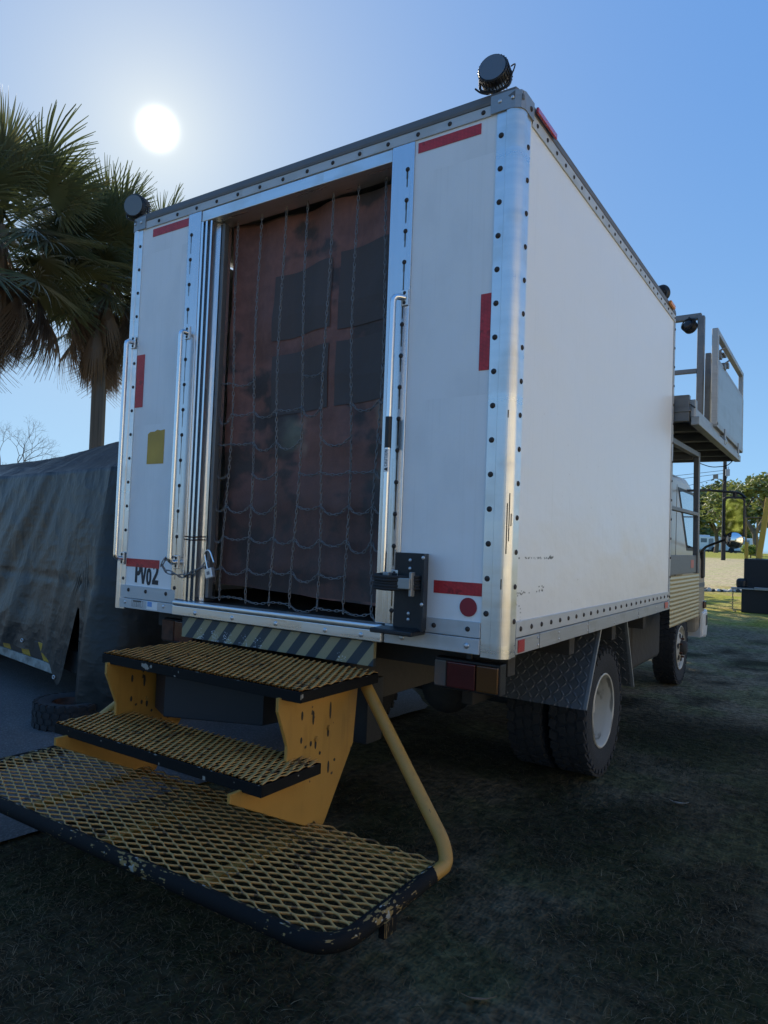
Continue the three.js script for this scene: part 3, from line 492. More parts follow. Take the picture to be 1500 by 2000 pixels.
// guard frame beside the cab: square tube, grey sheet, ribbed aluminium
{
  const f = part('guard_frame', [sqbar(V(-0.02, 2.24, -3.09), V(-0.02, 2.265, -4.24), 0.045), sqbar(V(-0.02, 2.29, -4.24), V(-0.02, 1.2, -4.3), 0.045, 0.07), sqbar(V(-0.02, 1.725, -3.09), V(-0.02, 1.73, -4.24), 0.04, 0.03), sqbar(V(-0.05, 2.245, -4.22), V(-0.9, 2.245, -4.22), 0.045), bx(-0.035, -0.012, 1.205, 1.36, -4.32, -3.085, 0.004), sqbar(V(-0.022, 1.3, -3.11), V(-0.022, 2.24, -3.11), 0.035)], M.greySteel, truck);
  part('frame_sticker', bx(-0.0122, -0.0102, 1.25, 1.32, -4.13, -4.0, 0.0005), mat(C(0.45, 0.12, 0.08), 0.5), f, 'small red and white sticker');
  const pts = []; for (let i = 0; i <= 60; i++) { const y = 0.81 + 0.39 * i / 60; pts.push([0.004 + 0.009 * Math.sin(i / 60 * Math.PI * 2 * 9), y]); }
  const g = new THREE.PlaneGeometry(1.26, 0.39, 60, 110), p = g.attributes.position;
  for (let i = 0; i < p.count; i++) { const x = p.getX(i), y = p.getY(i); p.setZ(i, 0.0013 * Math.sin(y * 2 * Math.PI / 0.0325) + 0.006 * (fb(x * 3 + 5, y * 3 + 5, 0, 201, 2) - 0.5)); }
  g.computeVertexNormals(); g.rotateY(Math.PI / 2); g.translate(0.0, 1.003, -3.73); part('ribbed_panel', g, mat(C(0.72, 0.57, 0.34), 0.42, 0.8, { map: rep(tAlu, 4) }), truck, 'ribbed aluminium side panel');  // golden base colour stands in for the sunlit ground this aluminium mirrors
}
// roof platform ahead of the box
{
  const y = 2.36, X = 0.15, z0 = -3.07, z1 = -5.6;
  part('platform_deck', [bx(-2.5, X - 0.03, y + 0.09, y + 0.12, z1, z0), bx(-2.5, X - 0.03, y, y + 0.115, z1 - 0.02, z1 + 0.03), bx(-2.5, X - 0.04, y + 0.02, y + 0.22, -3.14, -3.08), ...[-3.6, -4.2, -4.8, -5.3].map((z) => bx(-2.5, X - 0.04, y + 0.02, y + 0.088, z - 0.03, z + 0.03)), bx(-0.7, -0.6, y + 0.0, y + 0.088, z1, z0)], M.greySteel, truck);
  part('platform_edge', [bx(X - 0.03, X + 0.03, y - 0.01, y + 0.055, z1, -3.1, 0.006), bx(X - 0.03, X - 0.005, y + 0.055, y + 0.13, z1, -3.1, 0.004), bx(X - 0.06, X + 0.0, y + 0.05, y + 0.19, -3.2, -3.12, 0.008)], M.paleSteel, truck);
  const frame = part('upper_rail', [sqbar(V(-0.02, 3.56, -4.33), V(-0.02, 2.48, -4.33), 0.06), sqbar(V(-0.05, 3.055, -4.33), V(-2.4, 3.055, -4.33), 0.04), sqbar(V(-0.02, 3.565, -4.345), V(-2.4, 3.565, -4.345), 0.055), sqbar(V(-2.42, 3.56, -4.34), V(-2.42, 2.46, -4.34), 0.06)], M.greySteel, truck);
  part('rail_post', [sqbar(V(0.02, 3.2, -4.5), V(0.02, 2.48, -4.5), 0.05, 0.08), sqbar(V(0.02, 3.2, -4.47), V(0.02, 3.2, -4.85), 0.05, 0.1), sqbar(V(0.02, 3.2, -4.84), V(0.15, 3.2, -4.84), 0.05, 0.08), sqbar(V(0.02, 2.5, -4.68), V(0.02, 3.15, -4.68), 0.04)], M.greySteel, truck);
  const gate = part('side_gate', [sqbar(V(X, 2.49, -4.03), V(X, 3.33, -4.0), 0.05, 0.07), sqbar(V(X, 3.31, -4.0), V(X, 3.31, -5.78), 0.045), sqbar(V(X, 3.06, -4.03), V(X, 3.06, -5.78), 0.04), sqbar(V(X, 3.33, -5.76), V(X, 2.47, -5.8), 0.045), sqbar(V(X, 2.5, -4.0), V(X, 2.5, -5.82), 0.05)], M.paleSteel, truck, 'fold-up side gate of pale metal tube');
  part('gate_sheet', bx(X + 0.008, X + 0.02, 2.5, 3.05, -5.84, -4.08), new THREE.MeshStandardMaterial({ color: C(0.42, 0.46, 0.47), roughness: 0.42, metalness: 0.5, map: rep(tAlu, 0.8) }), gate);
  part('gate_hinge', [bx(X + 0.02, X + 0.035, 2.38, 2.52, -4.48, -4.42, 0.004), bx(X + 0.02, X + 0.035, 2.38, 2.52, -5.44, -5.38, 0.004), bar(V(X, 2.42, -4.4), V(X, 2.42, -4.55), 0.04)], M.paleSteel, gate);
  part('gate_latch', [bx(X - 0.02, X + 0.03, 3.1, 3.17, -4.2, -4.12, 0.006), bx(X - 0.01, X + 0.05, 3.14, 3.155, -4.3, -4.15, 0.004), bar(V(X, 3.17, -4.17), V(X + 0.05, 3.21, -4.2), 0.008), bx(X - 0.02, X + 0.03, 3.06, 3.11, -4.45, -4.35, 0.006), bar(V(X, 3.1, -4.4), V(X + 0.05, 3.15, -4.45), 0.008)], M.greySteel, gate);
  part('loose_cable', bent([V(X, y + 0.12, -3.1), V(X - 0.05, y + 0.16, -3.09), V(X - 0.07, y + 0.08, -3.09), V(X - 0.04, y, -3.1)], 0.04, 0.005, 30, 6), M.black, truck); part('loose_cable', bent([V(-0.25, y, -5.6), V(-0.1, y - 0.06, -5.6), V(0.05, y - 0.05, -5.6), V(0.1, y, -5.6)], 0.05, 0.005, 30, 6), M.black, truck);
  workLamp(-0.115, 3.47, -4.3, 0.06, 2.75, 0.3, true);
}
// rear steps
function strands(x0, x1, z0, z1, y, o) {   // expanded metal: each strand zigzags along one way and touches its neighbours at the knuckles
  const pos = [], idx = []; const push = (a) => { pos.push(...a); return pos.length / 3 - 1; };
  const along = o.along === 'x', A0 = along ? x0 : z0, A1 = along ? x1 : z1, B0 = along ? z0 : x0, B1 = along ? z1 : x1;
  const n = Math.round((B1 - B0) / o.pitch), step = o.period / o.steps;
  for (let k = 0; k <= n; k++) {
    const b = B0 + (B1 - B0) * k / n; let ring = null; const lim = o.limit ? o.limit(b) : [A0, A1];
    for (let a = lim[0]; a <= lim[1] + 1e-6; a += step) {
      const ph = (a - A0) / o.period + (k % 2) * 0.5, t = ph - Math.floor(ph), tri = o.wave(t);
      const c = b + o.amp * tri, arch = o.arch * (0.5 + 0.5 * Math.cos((t - 0.0) * Math.PI * 4)), jit = (h2(k, Math.round(a / step), 5) - 0.5) * 0.0012;
      const cs = o.section(t).map(([u, w]) => along ? [a, y + w + arch * 0 + jit, c + u] : [c + u, y + w + jit, a]);
      const cur = cs.map(push);
      if (ring) for (let q = 0; q < cur.length; q++) { const r = (q + 1) % cur.length; idx.push(ring[q], cur[q], cur[r], ring[q], cur[r], ring[r]); }
      ring = cur;
    }
  }
  const g = new THREE.BufferGeometry(); g.setAttribute('position', new THREE.Float32BufferAttribute(pos, 3)); g.setIndex(idx); g.computeVertexNormals();
  const q = g.toNonIndexed(), uv = []; const p = q.attributes.position; for (let i = 0; i < p.count; i++) uv.push(p.getX(i) * 1.3, p.getZ(i) * 1.3); q.setAttribute('uv', new THREE.Float32BufferAttribute(uv, 2)); return q;
}
const trap = (t) => { const s = Math.abs(((t + 0.25) % 1) - 0.5) * 4 - 1; return clamp(s * 1.45, -1, 1); };
function tread(z0, z1, y, legs, x0 = -1.795) {
  const x1 = -0.56, h = 0.045;
  const f = part('step_tread', [bx(x0, x1, y - h, y - 0.004, z1 - 0.006, z1, 0.002), bx(x0, x1, y - h, y - 0.004, z0, z0 + 0.006, 0.002), bx(x1 - 0.006, x1, y - h, y - 0.004, z0 + 0.007, z1 - 0.007, 0.002), bx(x0, x0 + 0.006, y - h, y - 0.004, z0 + 0.007, z1 - 0.007, 0.002), bx(x0 + 0.007, x1 - 0.007, y - 0.03, y - 0.024, z0 + 0.008, z1 - 0.008, 0.001), ...legs], M.edgeBlack, truck, 'black edged step with yellow raised mesh');
  const p = 0.0655;
  const g = strands(x0 + 0.012, x1 - 0.008, z0 + 0.004, z1 - 0.002, y, { along: 'z', pitch: 0.0166, period: p, steps: 10, amp: 0.0008, arch: 0.008, wave: (t) => Math.cos(t * 2 * Math.PI),
    section: (t) => { const up = 0.5 + 0.5 * Math.cos(t * 2 * Math.PI), r = 0.0005 + 0.0074 * Math.pow(up, 0.85); return [[-0.0088, -0.0025 * up], [-0.005, r * 0.42], [0.0006, r * 0.86], [0.005, r + 0.0003], [0.0083, r], [0.0083, r - 0.0024], [0.0006, r * 0.86 - 0.0024], [-0.0088, -0.0024 - 0.0025 * up]]; } });
  part('raised_mesh', g, M.yellowMesh, f); return f;
}
tread(0.03, 0.545, 0.828, [], -1.752); tread(0.405, 0.735, 0.538, []);
function sidePlate(x, name) {
  const pts = [[0.56, 0.79], [0.56, 0.74], [0.50, 0.60], [0.50, 0.55], [0.50, 0.50], [0.73, 0.50], [0.79, 0.50], [0.79, 0.468], [0.40, 0.275], [0.29, 0.225], [0.255, 0.235], [0.07, 0.52], [0.045, 0.79]];
  const pl = part(name, extX(pts, x - 0.008, x + 0.008, 0.002, 1), M.yellow, truck, 'yellow painted steel side plate');
  const holes = [[0.42, 0.70, 0.02], [0.35, 0.68, 0.032], [0.24, 0.69, 0.04], [0.36, 0.58, 0.012], [0.42, 0.605, 0.014], [0.33, 0.57, 0.02], [0.25, 0.60, 0.018], [0.24, 0.46, 0.028], [0.3, 0.53, 0.008], [0.44, 0.53, 0.012], [0.2, 0.48, 0.007]];
  const list = holes.map(([z, y, s]) => new THREE.CylinderGeometry(1, 1, 0.001, 10).rotateZ(Math.PI / 2).scale(1, s * 0.9, 0.006).translate(x + 0.0087, y, z)); part('punched_hole', list, M.under, pl);
  for (const [z, y] of [[0.33, 0.592], [0.25, 0.622]]) part('bolt', new THREE.CylinderGeometry(0.011, 0.011, 0.012, 8).rotateZ(Math.PI / 2).translate(x + 0.013, y, z), M.yellow, pl);
}
sidePlate(-0.66, 'step_side_plate'); sidePlate(-1.70, 'step_side_plate');
{
  // lowest platform: pipe rim, expanded metal, back angle
  const X0 = -2.29, X1 = -0.075, Z0 = 0.33, Z1 = 0.955, Y = 0.245, rc = 0.13, r = 0.028;
  const rim = part('step_platform', [bent([V(X1, Y, Z0 + 0.02), V(X1, Y, Z1), V(X0, Y, Z1), V(X0, Y, Z0 + 0.02)], rc, r, 180, 14), bx(X1 + 0.006, X1 + 0.03, Y - 0.06, Y - 0.01, Z1 - 0.3, Z1 - 0.23, 0.003)], M.wornBlack, truck, 'low black rimmed platform of yellow expanded metal');
  { const u = rim.geometry.attributes.uv; for (let i = 0; i < u.count; i++) u.setXY(i, u.getX(i) * 3.2, u.getY(i) * 0.4); }
  const lim = (z) => { const d = Math.max(0, z - (Z1 - rc)); const q = rc - Math.sqrt(Math.max(0, rc * rc - d * d)); return [X0 + 0.012 + q, X1 - 0.012 - q]; };
  const g = strands(X0, X1, Z0 - 0.004, Z1 - 0.03, Y + 0.018, { along: 'x', pitch: 0.0205, period: 0.1, steps: 12, amp: 0.0098, arch: 0, wave: (t) => trap(t), limit: lim, section: (t) => [[-0.0042, -0.004], [-0.0022, 0.0035], [0.0042, 0.004], [0.0022, -0.0035]] });
  part('expanded_mesh', g, M.yellowMesh, rim);
  part('back_angle', [bx(X0 + 0.02, X1 - 0.03, Y - 0.022, Y + 0.008, Z0 + 0.002, Z0 + 0.008), bx(X0 + 0.02, X1 - 0.03, Y + 0.003, Y + 0.009, Z0 + 0.01, Z0 + 0.055)], M.yellow, rim);
  part('cross_bar', [...[-1.7, -1.18, -0.66].map((x) => bx(x - 0.02, x + 0.02, Y - 0.024, Y + 0.002, Z0 + 0.012, Z1 - 0.03))], M.yellow, rim);
  for (const s of [1, -1]) {
    const mx = (x) => s > 0 ? x : -2.365 - x;
    part('step_brace', bent([V(mx(-0.60), 0.765, 0.06), V(mx(-0.09), 0.315, 0.275), V(mx(-0.06), 0.255, 0.30), V(mx(-0.074), 0.245, 0.40)], 0.11, 0.0255, 90, 14), M.yellow, truck, 'yellow bent pipe brace');
  }
  part('step_hanger', [bx(-0.75, -0.63, 0.5, 0.78, -0.12, 0.0), bx(-1.73, -1.61, 0.5, 0.78, -0.12, 0.0), bx(-1.7, -0.66, 0.74, 0.8, -0.06, 0.02)], M.blackMetal, truck);
}

// ------------------------------------------------------------------ things in the doorway
const curtain = group('door_curtain', 'stained red brown tarp curtain hanging in the truck doorway', 'curtain');
{
  const X0 = -1.742, X1 = -0.61, Y0 = 1.105, Y1 = 3.088, nx = 70, ny = 90;
  const zc = (x, y) => { const s = (y - Y0) / (Y1 - Y0); return -0.155 + 0.014 * Math.sin(x * 17 + 1.2 * Math.sin(y * 3)) * (0.4 + 0.6 * s) + 0.05 * (fb(x * 3 + 20, y * 2 + 20, 0, 211, 3) - 0.5) + 0.02 * Math.sin(x * 5 - 0.4) + 0.010 * (1 - Math.abs(Math.sin(y * 9.6 + 1.4 * fb(x * 2.5 + 8, y + 2, 0, 215, 3)))) * (1 - 0.7 * s); };
  const sheet = (x0, x1, y0, y1, off, sl = 0) => { const g = new THREE.PlaneGeometry(1, 1, nx, ny), p = g.attributes.position, uv = g.attributes.uv; for (let i = 0; i < p.count; i++) { const u = p.getX(i) + 0.5, w = p.getY(i) + 0.5, x = x0 + (x1 - x0) * u, y = y0 + (y1 - y0) * w + sl * (u - 0.5); p.setXYZ(i, x, y, zc(x, y) + off); uv.setXY(i, (x - X0) / (X1 - X0), (y - Y0) / (Y1 - Y0)); } g.computeVertexNormals(); return g; };
  const t = tex(512, (u, v) => {
    const n = fb(u * 5, v * 9, 0, 221, 6), m = fb(u * 3 + 7, v * 5 + 3, 0, 227, 5), f = fb(u * 60, v * 60, 0, 231, 3), st = fb(u * 4 + 5, v * 24 + 2, 0, 235, 4);
    const low = sm(0.40, 0.14, v + 0.12 * (m - 0.5));                          // the grime rubbed on the lower third
    const pale = sm(0.56, 0.68, m) * sm(0.25, 0.32, v) * sm(0.52, 0.44, v) * sm(0.3, 0.45, u);
    let r = 0.25, g = 0.10, b = 0.07; const k = 0.6 + 0.55 * n + 0.25 * (f - 0.5) + 0.55 * (st - 0.5); r *= k; g *= k; b *= k;
    const dk = sm(0.50, 0.66, n + 0.4 * (st - 0.5)) * 0.75; r *= 1 - dk; g *= 1 - 0.8 * dk; b *= 1 - 0.7 * dk;
    r += pale * 0.10; g += pale * 0.11; b += pale * 0.07; const w = low * (0.5 + 0.4 * f); r = r * (1 - w) + 0.045 * w; g = g * (1 - w) + 0.03 * w; b = b * (1 - w) + 0.028 * w; return L(r, g, b); });
  const m = mat(C(1, 1, 1), 0.62, 0, { map: t, bumpMap: tFine, bumpScale: 0.002 });
  part('cloth', sheet(X0, X1, Y0, Y1, 0, -0.035), m, curtain);
  const vm = mat(C(0.085, 0.062, 0.054), 0.75, 0, { bumpMap: rep(tNoise, 2), bumpScale: 0.006 });
  for (const [a, b, c, d, s] of [[-1.435, -1.03, 2.43, 2.78, 0.02], [-1.43, -1.03, 2.03, 2.35, 0.02], [-0.985, -0.64, 2.43, 2.82, 0.02], [-0.985, -0.64, 2.05, 2.37, 0.02]]) part('dark_patch', sheet(a, b, c, d, 0.004, s), vm, curtain, 'dark rectangular patch sewn on the curtain');
}
const linkG = new THREE.TorusGeometry(0.0062, 0.0023, 5, 9).scale(1, 2.55, 1);
function chainGeo(pts, pitch = 0.0265, s = 1) {
  const curve = new THREE.CatmullRomCurve3(pts), len = curve.getLength(), n = Math.max(2, Math.round(len / (pitch * s))), out = [];
  for (let i = 0; i < n; i++) {
    const u = (i + 0.5) / n, p = curve.getPointAt(u), d = curve.getTangentAt(u), q = new THREE.Quaternion().setFromUnitVectors(V(0, 1, 0), d).multiply(new THREE.Quaternion().setFromAxisAngle(V(0, 1, 0), (i % 2 ? 0.2 : 1.75) + rr(-0.25, 0.25)));
    out.push(linkG.clone().applyMatrix4(new THREE.Matrix4().compose(p, q, V(s, s, s))));
  }
  return mergeGeometries(out);
}
const net = group('chain_net', 'net of sagging steel chains hanging across the truck doorway', 'chain net');
{
  const xs = span(-1.635, -0.685, 7).map((x) => x + rr(-0.012, 0.012)), ph = xs.map(() => rr(0, 6));
  const cx = (i, y) => xs[i] + 0.012 * Math.sin(y * 3.1 + ph[i]) + (y < 1.5 ? 0.02 * (1.5 - y) * Math.sin(ph[i] * 3) : 0);
  xs.forEach((_, i) => { const p = []; for (let y = 3.085; y > 1.045; y -= 0.06) p.push(V(cx(i, y), y, -0.085 + 0.005 * Math.sin(y * 5 + ph[i]))); p.push(V(cx(i, 1.05), 1.045, -0.085)); part('hanging_chain', chainGeo(p, 0.0265, 0.88), M.chain, net); });
  for (let r = 0; r < 8; r++) { const y = 1.06 + r * 0.163; const e = [-1.735, ...xs.map((_, i) => cx(i, y)), -0.612];
    for (let i = 0; i < e.length - 1; i++) { if (r > 0 && h2(i, r, 17) < 0.1) continue; const a = e[i], b = e[i + 1], dy = rr(-0.018, 0.018), sag = r === 0 ? 0.012 : rr(0.016, 0.045); part('swag_chain', chainGeo([V(a, y + (i ? 0 : 0.01), -0.083), V(a + (b - a) * 0.3, y - sag * 0.85 + dy, -0.078), V(a + (b - a) * 0.7, y - sag * 0.9 + dy, -0.078), V(b, y, -0.083)], 0.0265, 0.85), M.chain, net); } }
}
const lockChain = tag(part('door_chain', chainGeo([V(-1.90, 1.262, 0.04), V(-1.935, 1.235, 0.074), V(-1.925, 1.195, 0.072), V(-1.87, 1.172, 0.045), V(-1.83, 1.165, 0.03), V(-1.78, 1.18, 0.025), V(-1.72, 1.215, 0.0), V(-1.70, 1.245, -0.02)], 0.026, 1.5), M.chain, scene), 'short steel chain looped round the grab handle and across the door track', 'chain');
{
  const p = group('padlock', 'silver padlock with its shackle open at the end of the chain', 'padlock');
  p.position.set(-1.655, 1.185, 0.0); p.rotation.z = 0.28;
  part('lock_body', bx(-0.026, 0.026, -0.022, 0.03, -0.012, 0.012, 0.004), mat(C(0.62, 0.63, 0.64), 0.35, 0.7), p);
  part('shackle', bent([V(-0.012, 0.028, 0), V(-0.015, 0.12, 0.002), V(0.03, 0.125, 0.006), V(0.05, 0.05, 0.008)], 0.024, 0.005, 40, 8), M.brightAlu, p);
  part('maker_mark', bx(-0.010, 0.010, -0.004, 0.014, 0.012, 0.0128, 0.0003), mat(C(0.2, 0.2, 0.21), 0.5, 0.6), p);
}

// ------------------------------------------------------------------ covered trailer on the left
camera.updateMatrixWorld();
function at(px, py, depth) { return V((px - 750) / 1369, -(py - 1000) / 1369, -1).multiplyScalar(depth).applyMatrix4(camera.matrixWorld); }
function onGround(px, depth) { const p = at(px, 1060, depth); p.y = rise(p.z); return p; }
{
  const A = V(-3.15, 0, -0.5), U = V(-0.987, 0, -0.158).normalize(), N = V(-U.z, 0, U.x).normalize();  // N runs away from the viewer
  if (N.z > 0) N.negate();
  const P = (u, w, y) => A.clone().addScaledVector(U, u).addScaledVector(N, w).setY(y);
  const frame = (list) => list.map((g) => g);
  const slab = (u0, u1, w0, w1, y0, y1) => { const g = new RoundedBoxGeometry(u1 - u0, y1 - y0, w1 - w0, 1, 0.004); g.rotateY(Math.atan2(-U.z, U.x)); const c = P((u0 + u1) / 2, (w0 + w1) / 2, (y0 + y1) / 2); g.translate(c.x, c.y, c.z); return worldUV(g); };
  const tr = group('covered_trailer', 'low flatbed trailer with a pale edge beam and striped tape under the tarpaulin', 'trailer');
  part('edge_beam', slab(0.86, 6.6, -0.03, 0.03, 0.265, 0.335), mat(C(0.55, 0.54, 0.48), 0.6, 0, { map: rep(tNoise, 2) }), tr);
  { const g = slab(0.86, 6.6, -0.022, 0.03, 0.337, 0.47); const p = g.attributes.position, uv = g.attributes.uv; for (let i = 0; i < p.count; i++) { const u = (p.getX(i) - A.x) * U.x + (p.getZ(i) - A.z) * U.z; uv.setXY(i, u / 0.42, (p.getY(i) - 0.337) / 0.133); }
    const t = canvas(128, 64, (c, w, h) => { c.fillStyle = '#17181a'; c.fillRect(0, 0, w, h); c.fillStyle = '#b08a1c'; c.beginPath(); c.moveTo(10, h); c.lineTo(62, h); c.lineTo(100, 0); c.lineTo(48, 0); c.fill(); }); t.wrapS = THREE.RepeatWrapping; part('hazard_tape', g, mat(C(1, 1, 1), 0.5, 0, { map: t }), tr); }
  part('deck', slab(0.5, 6.6, 0.04, 2.1, 0.3, 0.46), M.under, tr); part('load', slab(0.34, 6.4, 0.22, 1.95, 0.47, 1.75), M.under, tr);
  for (const u of [3.3, 4.1]) { const w = part('wheel', tyreGeo(0.27, 0.18, 0.15, 26).rotateY(Math.atan2(-U.z, U.x) + Math.PI / 2), M.rubber, tr); const c = P(u, 0.3, 0.27); w.position.set(c.x, c.y, c.z); }
  part('stand_leg', [slab(0.42, 0.52, 0.3, 0.4, 0.05, 0.5), slab(0.36, 0.58, 0.24, 0.46, 0.0, 0.05)], M.under, tr);
  // the sheet itself
  const Lw = 6.7, Dp = 2.2, rc = 0.28, pts = []; const ds = 0.03;
  for (let u = Lw; u > rc; u -= u > 2.4 ? 0.05 : ds) pts.push([u, 0, 0, -1]);
  for (let k = 0; k <= 16; k++) { const a = k / 16 * Math.PI / 2; pts.push([rc - rc * Math.sin(a), rc - rc * Math.cos(a), -Math.sin(a), -Math.cos(a)]); }
  for (let w = rc + ds; w < Dp - 0.1; w += ds) pts.push([0, w, -1, 0]); for (let u = 0.1; u < Lw; u += 0.3) pts.push([u, Dp, 0, 1]);
  const rows = 46, roofRows = 14, pos = [], uv = [], idx = []; let s = 0;
  pts.forEach(([u, w, nu, nw], i) => {
    if (i) s += Math.hypot(u - pts[i - 1][0], w - pts[i - 1][1]);
    const front = w === 0, along = front ? u : -w;
    let yb = 0.40 + 0.05 * (fb(s * 1.1 + 3, 1, 0, 241, 3) - 0.5);
    if (front) { yb -= 0.20 * Math.exp(-Math.pow((u - 0.72) / 0.12, 2)); yb += 0.42 * Math.exp(-Math.pow((u - 0.48) / 0.085, 2)); if (u < 0.42) yb = Math.min(yb, 0.035 + 1.1 * sm(0.36, 0.46, u)); } else if (u < 1) yb = 0.03;
    for (let r = 0; r <= rows + roofRows; r++) {
      let y, a, b, t;
      if (r <= rows) { t = r / rows; y = yb + (1.86 - yb) * t; const bulge = 0.10 * Math.pow(y / 1.86, 2) - (front ? 0.0 : 0.09 * sm(1.3, 0.1, y)); a = u - nu * bulge; b = w - nw * bulge; }
      else { t = (r - rows) / roofRows; const e = Math.sin(t * Math.PI / 2), cu = clamp(u, 0.85, Lw - 0.6), cw = 1.1, k = 0.05 + 0.95 * t; const a0 = u - nu * 0.1, b0 = w - nw * 0.1; a = a0 + (cu - a0) * k; b = b0 + (cw - b0) * k; y = 1.86 + (0.30 + 0.13 * sm(3.2, 0.7, u)) * Math.pow(e, 0.8); }
      const hy = clamp((1.95 - y) / 1.6), fan = front ? (u - 0.5) / (0.55 + 0.9 * hy) : s * 0.9;     // pleats spread out from the top corner
      const rg = (n) => 1 - Math.abs(2 * n - 1);
      let d = 0.12 * (rg(fb(fan * 1.6 + 11, y * 0.35 + 5, 0, 251, 3)) - 0.5) * (0.35 + hy) + 0.012 * (fb(s * 5 + y * 2, y * 2.2, 0, 257, 3) - 0.5) + 0.10 * (fb(s * 0.7 + 3, y * 0.8, 0, 263, 2) - 0.5) * hy;
      if (Math.abs(y - 0.98) < 0.05 && r <= rows) d -= 0.012 * Math.exp(-Math.pow((y - 0.98 - 0.02 * fb(s * 2, 4, 0, 265, 2)) / 0.012, 2));
      const q = P(a + nu * d, b + nw * d, Math.max(0.02, y + (r > rows ? 0.05 * (fb(a * 3, b * 3, 0, 271, 4) - 0.5) : 0))); pos.push(q.x, q.y, q.z); uv.push(s, y + (r > rows ? (r - rows) * 0.08 : 0));
    }
  });
  const n = rows + roofRows + 1; for (let i = 0; i < pts.length - 1; i++) for (let r = 0; r < n - 1; r++) { const a = i * n + r; idx.push(a, a + n, a + 1, a + 1, a + n, a + n + 1); }
  const g = new THREE.BufferGeometry(); g.setAttribute('position', new THREE.Float32BufferAttribute(pos, 3)); g.setAttribute('uv', new THREE.Float32BufferAttribute(uv, 2)); g.setIndex(idx); g.computeVertexNormals();
  const tt = tex(512, (u, v) => { const m = fb(u * 5, v * 5, 5, 281, 5), f = fb(u * 50, v * 50, 50, 287, 2), k = 0.7 + 0.6 * m + 0.2 * (f - 0.5), st = sm(0.5, 0.75, fb(u * 20, v * 4, 4, 291, 4)); return L(0.010 * k + 0.006 * st, 0.011 * k + 0.006 * st, 0.0105 * k + 0.005 * st); });
  const tb = tex(512, (u, v) => { let r = 0, a = 0.5, p = 6; for (let k = 0; k < 5; k++) { r += a * (1 - Math.abs(2 * vn(u * p, v * p, p, 301 + k) - 1)); p *= 2; a *= 0.5; } return [r]; }, false);
  const tarp = group('tarpaulin', 'dark grey green tarpaulin draped in folds over the low trailer', 'tarpaulin');
  part('sheet', g, mat(C(1, 1, 1), 0.46, 0, { map: tt, bumpMap: rep(tb, 0.42), bumpScale: 0.026, side: THREE.DoubleSide }), tarp);
  for (const [u, y] of [[0.76, 0.27], [1.42, 0.46]]) { const c = P(u, 0, y); let best = null, bd = 1e9; for (let k = 0; k < pos.length; k += 3) { const q = V(pos[k], pos[k + 1], pos[k + 2]), dd = q.distanceTo(c); if (dd < bd) { bd = dd; best = q; } } best.addScaledVector(N, -0.008); const e = part('eyelet', new THREE.TorusGeometry(0.012, 0.005, 6, 16), M.silverRivet, tarp); e.position.copy(best); e.rotation.y = 0.16; }
}
{
  const t = group('old_tyre', 'black tyre lying flat on the asphalt beside the tarpaulin', 'tyre'); t.position.set(-3.45, 0.016, -0.43);
  part('casing', tyreGeo(0.25, 0.17, 0.13, 24).rotateZ(Math.PI / 2).translate(0, 0.09, 0), M.rubber, t); part('rim', lathe([[0.13, 0.05], [0.12, 0.06], [0.11, 0.0], [0.05, -0.01], [0, -0.01]], 24).rotateZ(Math.PI / 2).translate(0, 0.1, 0), M.rust, t);
  part('foot_knob', bar(V(-0.33, 0.045, 0.06), V(-0.24, 0.05, 0.05), 0.045, 14), M.rubber, t);
}

